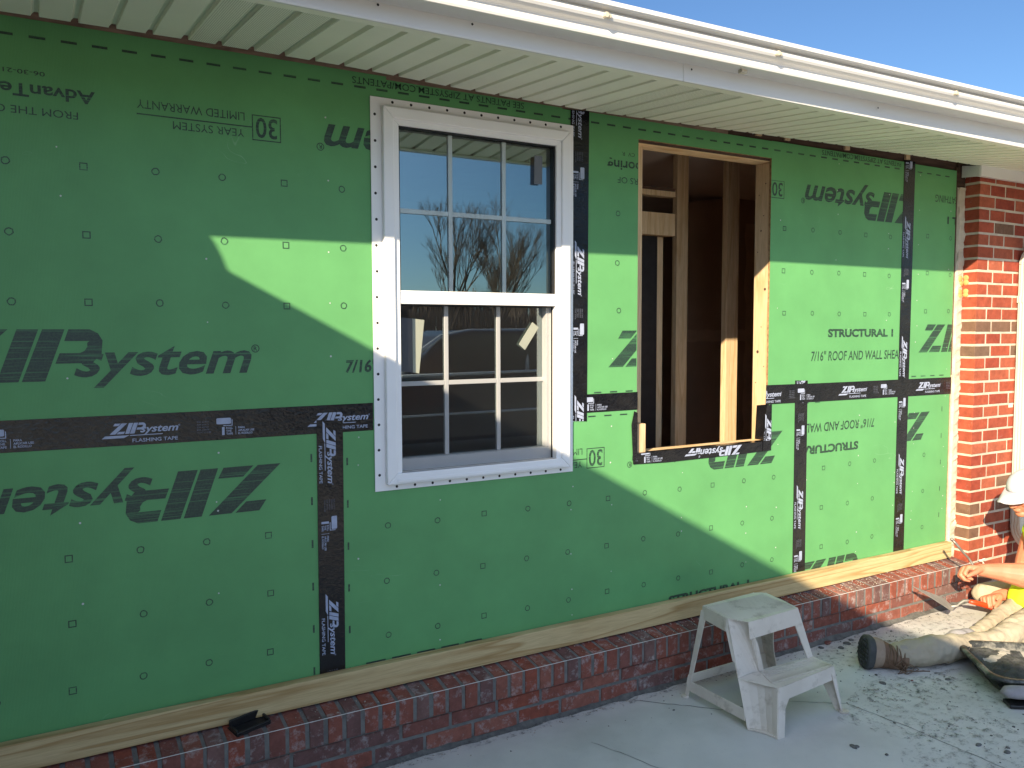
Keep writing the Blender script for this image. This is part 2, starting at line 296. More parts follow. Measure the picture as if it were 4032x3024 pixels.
    def build(s, name, mats, parent=None, smooth=False, bev=0, seg=2, weld=False):
        me = bpy.data.meshes.new(name); off = Vector((0, 0, 0))
        if parent is None and s.v:
            xs, ys, zs = zip(*s.v); off = Vector(((min(xs)+max(xs))/2, (min(ys)+max(ys))/2, min(zs)))
        me.from_pydata([tuple(Vector(q)-off) for q in s.v], [], s.f)
        for k in (mats if isinstance(mats, (list, tuple)) else [mats]): me.materials.append(MT[k])
        me.polygons.foreach_set('material_index', s.m)
        bm = bmesh.new(); bm.from_mesh(me)
        if weld: bmesh.ops.remove_doubles(bm, verts=bm.verts, dist=1e-5)
        bmesh.ops.recalc_face_normals(bm, faces=bm.faces)
        if smooth:
            for f in bm.faces: f.smooth = True
        bm.to_mesh(me); bm.free(); me.update()
        o = bpy.data.objects.new(name, me); C.objects.link(o); o.location = off
        if bev:
            b = o.modifiers.new('bevel', 'BEVEL'); b.width = bev; b.segments = seg; b.limit_method = 'ANGLE'; b.angle_limit = R(40)
        if parent is not None: put(o, parent)
        return o
def put(o, parent):
    o.parent = parent; o.matrix_parent_inverse = Matrix.Translation(-Vector(parent.location))
def thing(name, label, cat, loc, group=None):
    o = bpy.data.objects.new(name, None); C.objects.link(o); o.location = loc; o.empty_display_size = .1
    return tag(o, label, cat, group)
def tag(o, label, cat, group=None, kind=None):
    if label: o['label'] = label
    if cat: o['category'] = cat
    if group: o['group'] = group
    if kind: o['kind'] = kind
    return o
def part_label(o, s): o['label'] = s; return o
def smoothmod(o, it=4, f=.5):
    m = o.modifiers.new('smooth', 'SMOOTH'); m.iterations = it; m.factor = f; return o
def remesh(o, vox, it=3, f=.5, disp=None):
    m = o.modifiers.new('remesh', 'REMESH'); m.mode = 'VOXEL'; m.voxel_size = vox; m.use_smooth_shade = True
    smoothmod(o, it, f)
    if disp:
        t = bpy.data.textures.new(o.name+'_folds', 'CLOUDS'); t.noise_scale = disp[0]; t.noise_depth = 2
        d = o.modifiers.new('folds', 'DISPLACE'); d.texture = t; d.strength = disp[1]; d.mid_level = .5; d.texture_coords = 'GLOBAL'
    return o

# ------------------------------------------------------------------ lettering
_tc = {}
def glyphs(s, shear=0, bold=0):
    k = (s, shear, bold)
    if k in _tc: return _tc[k]
    cu_ = bpy.data.curves.new('lettering', 'FONT'); cu_.body = s; cu_.size = 1; cu_.shear = shear; cu_.offset = bold; cu_.resolution_u = 3
    o = bpy.data.objects.new('lettering', cu_); C.objects.link(o)
    dg = bpy.context.evaluated_depsgraph_get(); me = o.evaluated_get(dg).to_mesh()
    me.calc_loop_triangles()
    vs = [(q.co.x, q.co.y) for q in me.vertices]; tris = [[vs[i] for i in t.vertices] for t in me.loop_triangles]
    o.evaluated_get(dg).to_mesh_clear(); bpy.data.objects.remove(o); bpy.data.curves.remove(cu_)
    xs = [q[0] for t in tris for q in t]; ys = [q[1] for t in tris for q in t]
    _tc[k] = (tris, (min(xs), max(xs), min(ys), max(ys))); return _tc[k]
def clip(poly, ax, val, keep_less):
    out = []
    for i in range(len(poly)):
        a, b = poly[i], poly[(i+1) % len(poly)]
        ia = (a[ax] <= val) == keep_less; ib = (b[ax] <= val) == keep_less
        if ia: out.append(a)
        if ia != ib:
            t = (val-a[ax])/(b[ax]-a[ax]); out.append((a[0]+(b[0]-a[0])*t, a[1]+(b[1]-a[1])*t))
    return out
class Art:
    """flat print on a wall face: local u,v -> wall x,z at depth y"""
    def __init__(s, mb, y, mi, x0=0, z0=0, orient='h', lim=None): s.mb, s.y, s.mi, s.x0, s.z0, s.o, s.lim, s.dy = mb, y, mi, x0, z0, orient, lim, 0
    def poly(s, pts, mi=None):
        f = {'h': lambda u, v: (s.x0+u, s.z0+v), 'inv': lambda u, v: (s.x0-u, s.z0-v), 'down': lambda u, v: (s.x0+v, s.z0-u)}[s.o]
        P = [f(u, v) for u, v in pts]
        if s.lim:
            xa, xb, za, zb = s.lim
            for ax, val, kl in ((0, xa, False), (0, xb, True), (1, za, False), (1, zb, True)):
                if val is not None and P: P = clip(P, ax, val, kl)
        if len(P) >= 3: s.mb.face([(x, s.y-s.dy, z) for x, z in P], s.mi if mi is None else mi)
    def text(s, t, u0, u1, v0, v1, shear=0, bold=0, mi=None):
        tris, (a, b, c, d) = glyphs(t, shear, bold)
        s.dy = .0003
        for tr in tris: s.poly([(u0+(q[0]-a)/(b-a)*(u1-u0), v0+(q[1]-c)/(d-c)*(v1-v0)) for q in tr], mi)
        s.dy = 0
    def logo(s, k=1.0, inkmi=None):
        def P(pts): s.poly([(u*k, v*k) for u, v in pts], inkmi)
        P([(.050, .119), (.074, .154), (.152, .154), (.116, .119)])
        P([(.0, .0), (.076, .0), (.236, .154), (.164, .154)])
        P([(.090, .0), (.186, .0), (.204, .035), (.124, .035)])
        P([(.203, .0), (.258, .0), (.313, .154), (.258, .154)])
        P([(.266, .0), (.326, .0), (.381, .154), (.323, .154)])
        P([(.391, .154), (.448, .154), (.447, .119), (.379, .119)]); P([(.448, .154), (.470, .142), (.440, .113), (.447, .119)])
        P([(.470, .142), (.482, .120), (.440, .101), (.440, .113)]); P([(.482, .120), (.478, .080), (.432, .089), (.440, .101)]); P([(.478, .080), (.452, .052), (.420, .083), (.432, .089)])
        P([(.452, .052), (.354, .052), (.366, .083), (.420, .083)])
        s.text('system', .402*k, .924*k, -.024*k, .102*k, .28, .020, inkmi)
        ring = [(.937+.0135*math.cos(2*math.pi*i/14), .090+.0135*math.sin(2*math.pi*i/14)) for i in range(14)]
        inn = [(.937+.0105*math.cos(2*math.pi*i/14), .090+.0105*math.sin(2*math.pi*i/14)) for i in range(14)]
        for i in range(14): P([ring[i], ring[(i+1) % 14], inn[(i+1) % 14], inn[i]])
        s.text('R', .931*k, .943*k, .083*k, .097*k, 0, .02, inkmi)
def mark(art, x, z, square):
    if square:
        r, t = .0112, .0031; j = lambda: random.uniform(-.0007, .0007)
        for a, b, c, d in ((-r, -r, r, -r+t), (-r, r-t, r, r), (-r, -r+t, -r+t, r-t), (r-t, -r+t, r, r-t)):
            e = j(); art.poly([(x+a, z+b+e), (x+c, z+b+e), (x+c, z+d+e), (x+a, z+d+e)])
    else:
        n = 14
        for i in range(n):
            a0, a1 = 2*math.pi*(i+.04)/n, 2*math.pi*(i+.96)/n; ro = .0118+random.uniform(-.0006, .0006); ri = ro-.0034
            art.poly([(x+ro*math.cos(a0), z+ro*math.sin(a0)), (x+ro*math.cos(a1), z+ro*math.sin(a1)), (x+ri*math.cos(a1), z+ri*math.sin(a1)), (x+ri*math.cos(a0), z+ri*math.sin(a0))])
def tape_art(mb, y, L, s0, x0, z0, orient, lim=None):
    """repeating print of the flashing tape; L = list of repeat starts along u"""
    for u in L:
        A = Art(mb, y, 1, x0, z0, orient, lim)
        def at(du): return u+du
        if s0 and (at(.6) < 0): continue
        A.poly([(at(0), .024), (at(.062), .024), (at(.078), .032), (at(.010), .032)])
        A.poly([(at(.078), .0295), (at(.173), .0295), (at(.174), .032), (at(.080), .032)])
        k = .215
        B = Art(mb, y, 1, x0, z0, orient, lim)
        kk = [(u_, v_) for u_, v_ in ()]
        LG = _LogoAt(B, at(.022), .0365, k); LG()
        A.text('FLASHING TAPE', at(.086), at(.218), .009, .0205, 0, .012)
        for i in range(5): A.text(('ESR #1473', 'ESR #1474', 'ESR #2227', 'ESR #3373', 'CCMC #14108')[i], at(.277), at(.277+.036+(.006 if i == 4 else 0)), .058-.0085*i, .063-.0085*i, 0, .0, 2)
        R_ = [(.337, .052), (.340, .050), (.380, .050), (.383, .052), (.383, .068), (.380, .070), (.340, .070), (.337, .068)]
        A.poly([(at(a), b) for a, b in R_])
        A.poly([(at(.385), .046), (at(.3875), .046), (at(.3875), .064), (at(.385), .064)]); A.poly([(at(.358), .0435), (at(.3875), .0435), (at(.3875), .046), (at(.358), .046)])
        A.poly([(at(.354), .014), (at(.362), .014), (at(.362), .0405), (at(.354), .0405)])
        for i, t in enumerate(('ROLL', 'THE', 'TAPE')): A.text(t, at(.367), at(.367+(.021, .017, .021)[i]), .033-.0095*i, .040-.0095*i, 0, .02)
        A.poly([(at(.397), .013), (at(.3982), .013), (at(.3982), .041), (at(.397), .041)])
        for i, t in enumerate(('PARA', 'APLICAR USE', 'EL RODILLO')): A.text(t, at(.405), at(.405+(.022, .052, .046)[i]), .033-.0095*i, .040-.0095*i, 0, .02)
class _LogoAt:
    def __init__(s, art, u, v, k): s.a, s.u, s.v, s.k = art, u, v, k
    def __call__(s):
        a = s.a; op, ot = a.poly, a.text; u, v = s.u, s.v
        a.poly = lambda pts, mi=None: op([(q[0]+u, q[1]+v) for q in pts], mi)
        a.logo(s.k); a.poly = op

# ------------------------------------------------------------------ ground
GZ = -.035
g = MB(); g.box((-14, -14, GZ-.2), (16, .4, GZ), 0)
def crack(pts, wd=.0022):
    P = []
    for a, b in zip(pts, pts[1:]):
        a, b = Vector(a), Vector(b); n = max(2, int((b-a).length/.03))
        for i in range(n): P.append(a.lerp(b, i/n)+Vector((random.uniform(-.004, .004), random.uniform(-.004, .004))))
    P.append(Vector(pts[-1]))
    A = []; B = []
    for i, q in enumerate(P):
        t = (P[min(i+1, len(P)-1)]-P[max(i-1, 0)]).normalized(); nrm = Vector((-t.y, t.x)); ww = wd*random.uniform(.4, 1.2)
        A.append((q.x+nrm.x*ww, q.y+nrm.y*ww, GZ+.001)); B.append((q.x-nrm.x*ww, q.y-nrm.y*ww, GZ+.001))
    g.strip(A, B, 1)
crack([(2.10, -.14), (2.36, -.40), (2.62, -.46), (2.845, -.62), (2.885, -.90), (2.90, -1.4)])
crack([(1.75, -.35), (1.85, -.62), (2.05, -.86), (2.25, -1.1), (2.3, -1.6)], .0016)
slab = g.build('concrete_slab', ['concrete', 'crack']); tag(slab, 'grey concrete patio slab', 'ground', kind='structure')
l = MB(); l.box((-120, -160, GZ-.4), (160, 60, GZ-.06)); tag(l.build('lawn', 'grass'), 'brown winter lawn beyond the slab', 'lawn', kind='structure')
s_ = MB()                                       # sand and mortar smears, lying on the slab
def blob(cx, cy, rx, ry, z=.004, n=26):
    s_.face([(cx+rx*math.cos(2*math.pi*i/n)*random.uniform(.8, 1.1), cy+ry*math.sin(2*math.pi*i/n)*random.uniform(.8, 1.1), GZ+z) for i in range(n)])
blob(3.35, -.32, .30, .16, .003); blob(3.25, -.62, .34, .16, .0036); blob(2.95, -1.14, .40, .26, .0042); blob(3.15, -.80, .5, .25, .0047); blob(3.9, -.24, .5, .10, .0048); blob(2.3, -.145, 2.2, .035, .0054)
tag(s_.build('spilled_mortar', 'smear'), 'thin patchy smears of spilled mortar on the slab', 'mortar', kind='stuff')

# ------------------------------------------------------------------ sheathed wall
wall = thing('sheathed_wall', 'green sheathed house wall with black printing and black taped seams', 'wall', (1.5, .05, .25))
WX0, WX1, WZ0, WZ1 = 1.105, 1.850, .975, 2.275          # hole behind the window
OX0, OX1, OZ0, OZ1 = 2.236, 3.030, .968, 2.312          # open rough opening
INK = -.0006
def panel(rects, art=None, nails=(), xlab=None):
    mb = MB()
    for x0, z0, x1, z1 in rects:
        mb.box((x0, 0, z0), (x1, .0115, z1), 2); mb.m[-4] = 0
    if art: art(mb)
    for x, z in nails:
        if (WX0-.03 < x < WX1+.03 and WZ0-.03 < z < WZ1+.03) or (OX0-.02 < x < OX1+.02 and OZ0-.02 < z < OZ1+.02): continue
        mb.disc((x+random.uniform(-.006, .006), -.0009, z), random.uniform(.0022, .0036), 7, 3)
    o = mb.build('sheathing_panel', ['green', 'ink', 'osb', 'nail'], wall)
    return o
def nl(xs, z0, z1): return [(x, z0+(z1-z0)*k/7+random.uniform(-.05, .05)) for x in xs for k in range(8) if random.random() < .62]
def rows(A, xs, zs, sq, skip=()):
    for z in zs:
        dx = random.uniform(-.006, .006)
        for i, x in enumerate(xs):
            if (WX0-.02 < x < WX1+.06 and WZ0-.03 < z < WZ1+.03) or (OX0-.02 < x < OX1+.02 and OZ0-.02 < z < OZ1+.02): continue
            mark(A, x+dx, z+random.uniform(-.003, .003), (i+sq) % 3 == 0)
def dash(A, x, z, w, h): A.poly([(x, z), (x+w, z), (x+w, z+h), (x, z+h)])
def art_ul(mb):
    A = Art(mb, INK, 1, lim=(None, 1.930, 1.197, 2.386)); rows(A, [-.058+.1989*k for k in range(-6, 10)], (1.997, 1.794, 1.591), 2)
    x = -1.45
    while x < 1.90:
        dash(A, x, 2.3485, .042, .0075); x += .0812
    Art(mb, INK, 1, -.306, 1.357, 'h').logo()
    B = Art(mb, INK, 1, lim=(None, 1.05, None, None)); B.text('7/16"', .940, 1.058, 1.357, 1.404, .12, .03)
    Art(mb, INK, 1, 1.80, 2.222, 'inv', (None, 1.05, None, None)).logo()
    I = Art(mb, INK, 1, 0, 0, 'inv')
    I.text('30', -.718, -.648, -2.204, -2.138, 0, .012)
    for a, b, c_, d in ((-.730, -2.212, -.636, -2.2085), (-.730, -2.1325, -.636, -2.129), (-.730, -2.2085, -.7265, -2.1325), (-.6395, -2.2085, -.636, -2.1325)): I.poly([(a, b), (c_, b), (c_, d), (a, d)])
    I.poly([(-.636, -2.1725), (-.291, -2.1725), (-.291, -2.1685), (-.636, -2.1685)])
    I.text('YEAR SYSTEM', -.611, -.394, -2.160, -2.135); I.text('LIMITED WARRANTY', -.613, -.292, -2.214, -2.188)
    I.text('FROM THE CREATORS OF', -.131, .29, -2.153, -2.131); I.text('AdvanTech', -.178, .125, -2.218, -2.180, 0, .02); I.text('06-30-21', -.049, .056, -2.257, -2.244, 0, .008)
    I.text('SEE PATENTS AT ZIPSYSTEM.COM/PATENTS', -1.672, -.979, -2.386, -2.362, 0, .006)
panel([(-1.49, 1.195, WX0, 2.402), (WX0, WZ1, WX1, 2.391), (WX1, 1.195, 1.931, 2.387)], art_ul, nl([-.72, -.32, .075, .485, .885, 1.9], 1.25, 2.38))
def art_ur(mb):
    A = Art(mb, INK, 1, lim=(None, 4.058, None, 2.389)); rows(A, [3.126-.1989*5+.1989*k for k in range(10)], (1.992, 1.789, 1.588), 1)
    x = 1.99
    while x < 4.0:
        if not (x < 1.98): dash(A, x, 2.3485, .042, .0075)
        x += .0812
    A.text('STRUCTURAL 1', 3.448, 3.962, 1.468, 1.510, 0, .045); A.text('7/16" ROOF AND WALL SHEATHING', 3.328, 4.175, 1.350, 1.400, .12, .012)
    Art(mb, INK, 1, 4.185, 2.222, 'inv', (3.03, 4.058, None, None)).logo()
    Art(mb, INK, 1, 2.083, 1.350, 'h', (None, 2.232, None, None)).logo()
    I = Art(mb, INK, 1, 0, 0, 'inv', (3.032, None, None, None))
    I.text('30', -3.106, -3.036, -2.204, -2.138, 0, .012)
    for a, b, c_, d in ((-3.118, -2.212, -3.024, -2.2085), (-3.118, -2.1325, -3.024, -2.129), (-3.118, -2.2085, -3.1145, -2.1325)): I.poly([(a, b), (c_, b), (c_, d), (a, d)])
    I = Art(mb, INK, 1, 0, 0, 'inv', (None, 2.233, None, None))
    I.text('Flooring', -2.30, -2.074, -2.220, -2.172, 0, .02); I.text('CREATORS OF', -2.40, -2.126, -2.146, -2.120); I.text('CV  R', -2.216, -2.149, -2.250, -2.234)
    I = Art(mb, INK, 1, 0, 0, 'inv'); I.text('PATENTS AT ZIPSYSTEM.COM/PATENTS', -3.992, -3.376, -2.388, -2.364, 0, .006)
    A = Art(mb, INK, 1)
    for k in range(3): dash(A, 2.009+.083*k, 1.2425, .038, .006)
panel([(1.934, 1.195, OX0, 2.391), (OX0, OZ1, OX1, 2.391), (OX1, 1.195, 4.060, 2.393)], art_ur, nl([2.10, 2.5, 2.9, 3.09, 3.5, 3.9], 1.25, 2.38))
def art_ur2(mb):
    A = Art(mb, INK, 1); rows(A, [4.243, 4.452], (2.014, 1.813, 1.608), 0, ())
    for k in range(4): dash(A, 4.135+.0812*k, 2.3475, .040, .0065)
    for k in range(4): dash(A, 4.13+.083*k, 1.2475, .040, .006)
    Art(mb, INK, 1, 4.186, 1.381, 'h', (None, 4.484, None, None)).logo()
    I = Art(mb, INK, 1, 0, 0, 'inv', (None, 4.484, None, None)); I.text('SHEATHING', -4.56, -4.295, -2.245, -2.205, .12, 0); I.text('STRUCTURAL 1', -4.925, -4.411, -2.133, -2.091, 0, .045)
panel([(4.063, 1.195, 4.485, 2.39)], art_ur2, nl([4.16, 4.44], 1.25, 2.3))
def art_ll(mb):
    A = Art(mb, INK, 1); rows(A, [.063+.1989*k for k in range(-7, 4)], (.817, .614, .411), 2)
    Art(mb, INK, 1, .706, 1.057, 'inv').logo()
    for k in range(6): dash(A, .809-.0006*k, 1.052-.151*k, .0065, .028)
panel([(-1.49, .25, .8735, 1.192)], art_ll, nl([-.72, -.32, .10, .5, .86], .33, 1.1))
def art_lr(mb):
    A = Art(mb, INK, 1, lim=(None, 3.26, .25, 1.19)); rows(A, [1.088+.1989*k for k in range(0, 11)], (.794, .591, .387), 1)
    for k in range(6): dash(A, .937, 1.030-.152*k, .0065, .027)
    Art(mb, INK, 1, 3.136, 1.017, 'inv', (3.03, 3.26, None, None)).logo(); Art(mb, INK, 1, 3.136, 1.017, 'inv', (None, 3.03, None, .965)).logo()
    I = Art(mb, INK, 1, 0, 0, 'inv', (1.853, None, None, None)); I.text('30', -2.054, -1.984, -1.006, -.937, 0, .012)
    for a, b, c_, d in ((-2.065, -1.014, -1.973, -1.0105), (-2.065, -.9325, -1.973, -.929), (-2.065, -1.0105, -2.0615, -.9325), (-1.9765, -1.0105, -1.973, -.9325)): I.poly([(a, b), (c_, b), (c_, d), (a, d)])
    I.poly([(-1.973, -.972), (-1.63, -.972), (-1.63, -.968), (-1.973, -.968)]); I.text('YEAR SYSTEM', -1.950, -1.733, -.962, -.936); I.text('LIMITED WARRANTY', -1.951, -1.63, -1.016, -.989)
    A.text('STRUCTURAL 1', 2.424, 2.925, .270, .312, 0, .045)
    x = 1.00
    while x < 1.5: dash(A, x, .2935, .075, .008); x += .1
    for k in range(3): dash(A, 1.98+.083*k, 1.1435, .038, .006)
panel([(.8755, .25, WX0, 1.192), (WX0, .25, WX1, WZ0), (WX1, .25, OX0, 1.192), (OX0, .25, OX1, OZ0), (OX1, .25, 3.262, 1.192)], art_lr, nl([.98, 1.3, 1.9, 2.1, 2.5, 2.9, 3.1], .33, 1.1))
def art_lr2(mb):
    A = Art(mb, INK, 1); rows(A, [3.431, 3.631, 3.830], (.810, .608, .404), 0)
    I = Art(mb, INK, 1, 0, 0, 'inv', (3.266, None, None, None)); I.text('7/16" ROOF AND WALL SHEATHING', -3.825, -2.98, -1.040, -.992, .12, .012); I.text('STRUCTURAL 1', -3.700, -3.19, -.928, -.884, 0, .045)
    Art(mb, INK, 1, 3.235, .182, 'h', (3.266, 4.06, .25, None)).logo()
    for k in range(2): dash(A, 3.08+.2+.083*k, 1.141, .036, .006)
panel([(3.265, .25, 4.060, 1.192)], art_lr2, nl([3.31, 3.7, 4.0], .33, 1.1))
def art_lr3(mb):
    A = Art(mb, INK, 1); rows(A, [4.262], (.810, .607, .402), 1)
    Art(mb, INK, 1, 4.302, 1.051, 'inv', (4.066, None, None, None)).logo()
    for k in range(5): dash(A, 4.411, 1.046-.151*k, .0055, .027)
panel([(4.063, .25, 4.482, 1.192)], art_lr3, nl([4.16, 4.44], .33, 1.1))
# seam tapes (each its own strip)
def tape(poly, y, artf=None, name='seam_tape', lab=None):
    mb = MB(); mb.prism([(x, y, z) for x, z in poly], (0, .0011, 0), 0)
    if artf: artf(mb, y-.0005)
    o = mb.build(name, ['tape', 'tprint', 'tfaint'], wall)
    return part_label(o, lab) if lab else o
def jag(x0, x1, z0, z1): return [(x0, z0), (x1, z0), (x1, z1), (x0, z1)]
tape([(-1.49, 1.160), (.40, 1.150), (1.039, 1.149), (1.039, 1.2475), (.40, 1.2465), (-1.49, 1.2475)], -.0014, lambda mb, y: tape_art(mb, y, [-.472-.636, -.472, .164, .80], 0, 0, 1.151, 'h', (None, 1.036, None, None)))
tape([(.828, .296), (.921, .296), (.926, 1.19), (.832, 1.197)], -.0029, lambda mb, y: tape_art(mb, y, [0, .612], 0, .829, 1.192, 'down', (None, None, .30, None)))
tape(jag(1.930, 2.240, 1.163, 1.240), -.0014, lambda mb, y: tape_art(mb, y, [1.975-.354], 0, 0, 1.157, 'h', (1.97, 2.236, 1.163, 1.24)))
tape([(1.888, 1.134), (1.972, 1.128), (1.974, 1.6), (1.980, 2.394), (1.889, 2.388)], -.0029, lambda mb, y: tape_art(mb, y, [0, .632, 1.262], 0, 1.886, 2.502, 'down', (1.89, None, 1.13, 2.388)))
tape([(4.012, .297), (4.102, .297), (4.112, 2.402), (4.018, 2.400)], -.0014, lambda mb, y: tape_art(mb, y, [.0, .637, 1.276], 0, 4.013, 2.110, 'down', (None, None, .30, 2.40)) or tape_art(mb, y, [-.637], 0, 4.016, 2.110, 'down', (None, None, .30, 2.40)))
tape([(3.222, .299), (3.312, .297), (3.306, 1.255), (3.217, 1.258)], -.0014, lambda mb, y: tape_art(mb, y, [.0, .632], 0, 3.218, 1.370, 'down', (None, None, .30, 1.256)))
tape([(3.014, 1.150), (3.4, 1.147), (4.489, 1.142), (4.489, 1.2365), (3.4, 1.239), (3.016, 1.242)], -.0029, lambda mb, y: tape_art(mb, y, [2.897, 3.532, 4.165], 0, 0, 1.147, 'h', (3.016, 4.486, None, None)))
# dark wood plate and blocks seen between the sheathing and the soffit
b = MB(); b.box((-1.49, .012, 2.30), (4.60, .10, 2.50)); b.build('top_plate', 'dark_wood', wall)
b = MB(); b.box((-1.49, .0012, 2.403), (2.75, .0118, 2.47)); b.box((1.105, .0012, 2.3915), (2.75, .0118, 2.4029)); b.build('furring_strip', 'old_wood', wall)
b = MB()
for x in (2.93, 3.12, 3.55, 4.035): b.box((x, .001, 2.408), (x+.035, .0115, 2.46))
b.build('blocking', 'stud_wood', wall)
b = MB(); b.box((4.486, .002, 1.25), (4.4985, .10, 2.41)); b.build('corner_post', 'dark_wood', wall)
b = MB(); b.box((4.483, .0015, .297), (4.4905, .0115, 1.86)); b.build('panel_edge', 'osb', wall)
# back of the wall so the room stays dark
b = MB()
for x0, z0, x1, z1 in ((-1.49, .0, WX0-.02, 2.30), (WX0-.02, 0, WX1+.02, WZ0-.02), (WX1+.02, 0, OX0+.012, 2.30), (OX0+.012, 0, OX1+.04, OZ0-.035), (OX1+.04, 0, 4.6, 2.30), (WX0-.02, WZ1+.02, WX1+.02, 2.30)):
    b.box((x0, .013, z0), (x1, .10, z1))
b.build('stud_wall', 'stud_wood', wall)

# ------------------------------------------------------------------ rough opening
ro = thing('window_opening', 'open rough window hole in the green wall, framed in bare yellow lumber', 'window opening', (2.63, .05, .95))
b = MB(); b.box((OX0-.004, .0125, OZ1-.014), (OX1+.042, .101, OZ1+.034)); b.build('header', 'head_wood', ro)
b = MB(); b.box((OX1+.002, .0125, OZ0-.02), (OX1+.040, .101, OZ1-.015)); jb = b.build('jamb_stud', 'stud_wood', ro, bev=.002)
b = MB()
for y, z, r in ((.035, 2.20, .0035), (.075, 2.15, .003), (.06, 1.98, .0045), (.03, 1.70, .007), (.08, 1.88, .003), (.05, 1.52, .003), (.07, 1.40, .008), (.03, 1.33, .003), (.08, 1.25, .0035), (.045, 2.05, .003)): b.disc((OX1+.0012, y, z), r, 9, 0, 'x')
b.build('knot', 'dark_wood', jb)
b = MB(); b.box((OX0+.012, .047, OZ0+.004), (OX0+.061, .101, OZ1-.015)); b.build('jamb_stud', 'stud_wood', ro, bev=.002)
b = MB(); b.box((OX0+.013, .012, OZ0+.004), (OX0+.060, .0465, 1.098)); part_label(b.build('added_jamb_block', 'stud_wood', ro, bev=.001), 'short wood block added at the lower corner to catch the sun')  # added block, set forward so the foot of the jamb is sunlit
b = MB(); b.box((OX0-.004, .0125, OZ0-.034), (OX1+.001, .103, OZ0+.003)); b.build('sill', 'head_wood', ro, bev=.002)
# tape wrapped over the sill and up both jambs
def crumple(mb, y):
    pass
b = MB()
b.prism([(2.217, -.0042, .927), (2.40, -.0042, .921), (2.75, -.0042, .922), (3.041, -.0042, .926), (3.041, -.0042, .972), (2.217, -.0042, .9735)], (0, .0015, 0), 0)
b.strip([(2.217, -.0042, .9735), (3.041, -.0042, .9725)], [(2.222, .020, .9745), (3.028, .030, .9745)], 0)
Tt = Art(b, -.0050, 1, 0, .908, 'h', (2.225, 3.03, .924, .971))
tape_art(b, -.0050, [2.275-.354, 2.505], 0, 0, .915, 'h', (2.225, 2.60, .926, .971))
_LogoAt(Art(b, -.0050, 1, 2.86, .967, 'inv', (2.6, 2.86, .924, .971)), 0, 0, .30)()
b.build('sill_tape', ['tape', 'tprint', 'tfaint'], ro)
b = MB(); b.prism([(2.998, -.0064, .925), (3.052, -.0064, .928), (3.052, -.0064, 1.150), (3.034, -.0064, 1.146), (3.031, -.0064, 1.152), (3.020, -.0064, 1.148), (2.998, -.0064, .99)], (0, .0014, 0), 0)
b.strip([(3.0285, -.005, .975), (3.0285, -.005, 1.150)], [(3.0270, .075, .975), (3.0270, .066, 1.140)], 0)
tape_art(b, -.0072, [.0], 0, 2.985, 1.105, 'down', (3.002, 3.05, .975, 1.15))
b.build('corner_tape', ['tape', 'tprint', 'tfaint'], ro)
b = MB(); b.prism([(2.204, -.0064, 1.100), (2.218, -.0064, 1.158), (2.2365, -.0064, 1.150), (2.2365, -.0064, .975), (2.222, -.0064, .926), (2.214, -.0064, .93)], (0, .0014, 0), 0); b.build('corner_tape', ['tape', 'tprint'], ro)

# ------------------------------------------------------------------ interior seen through the opening
room = thing('interior_room', 'dark unfinished room with brown boarding behind the opening', 'room', (2, 2, 0))
b = MB(); b.box((-1.6, 3.0, -.05), (6.2, 3.06, 2.6)); b.box((-1.6, .12, -.05), (-1.5, 3.0, 2.6)); b.box((6.1, .12, -.05), (6.2, 3.0, 2.6)); b.build('room_wall', 'ceil', room)
b = MB(); b.box((-1.5, .105, 2.48), (6.1, 3.0, 2.55)); b.build('ceiling', 'ceil', room)
b = MB(); b.box((-1.5, .105, -.12), (6.1, 3.0, -.03)); b.build('floor', 'darkroom', room)
part = thing('stud_partition', 'bare pine stud partition standing inside the dark window opening', 'partition', (3.2, .57, 0))
def stud(x0, x1, y0=.53, dy=.089, z1=2.47, z0=-.03):
    b = MB(); b.box((x0, y0, z0), (x1, y0+dy, z1)); return b.build('stud', 'stud_wood', part, bev=.002)
stud(3.084, 3.165, .72, .038); stud(3.274, 3.362, .53, .038); stud(2.55, 2.59, .53); stud(2.20, 2.24); stud(3.68, 3.72); stud(4.1, 4.14)
def cross(z0, z1, x0=2.59, x1=2.917, y=.545):
    b = MB(); b.box((x0, y, z0), (x1, y+.05, z1)); b.build('crosspiece', 'dark_wood' if z1-z0 < .02 else 'stud_wood', part)
cross(2.199, 2.226); cross(1.998, 2.112); cross(2.228, 2.240)
b = MB(); b.box((2.845, .62, -.03), (2.90, .72, 1.998)); b.build('stud', 'stud_wood', part)
b = MB(); b.prism([(3.95, 1.70, -.02), (5.4, 1.70, -.02), (5.4, 1.70, 2.475), (4.45, 1.70, 2.475), (3.95, 1.70, 2.40)], (0, .015, 0)); b.build('drywall_sheet', 'darkroom', part)
b = MB(); n = 14
b.strip([(3.95+.07*i, 1.6985, 1.508+random.uniform(-.008, .008)) for i in range(n+1)], [(3.95+.07*i, 1.6985, 1.425+random.uniform(-.008, .008)) for i in range(n+1)])
b.strip([(4.61+random.uniform(-.014, .014), 1.6980, i*.1) for i in range(24)], [(4.86, 1.6980, i*.1) for i in range(24)])
b.build('taped_joint', 'joint', part)
b = MB(); b.box((2.24, .60, -.02), (2.845, .615, 2.0)); b.build('dark_panel', 'black_plastic', part)

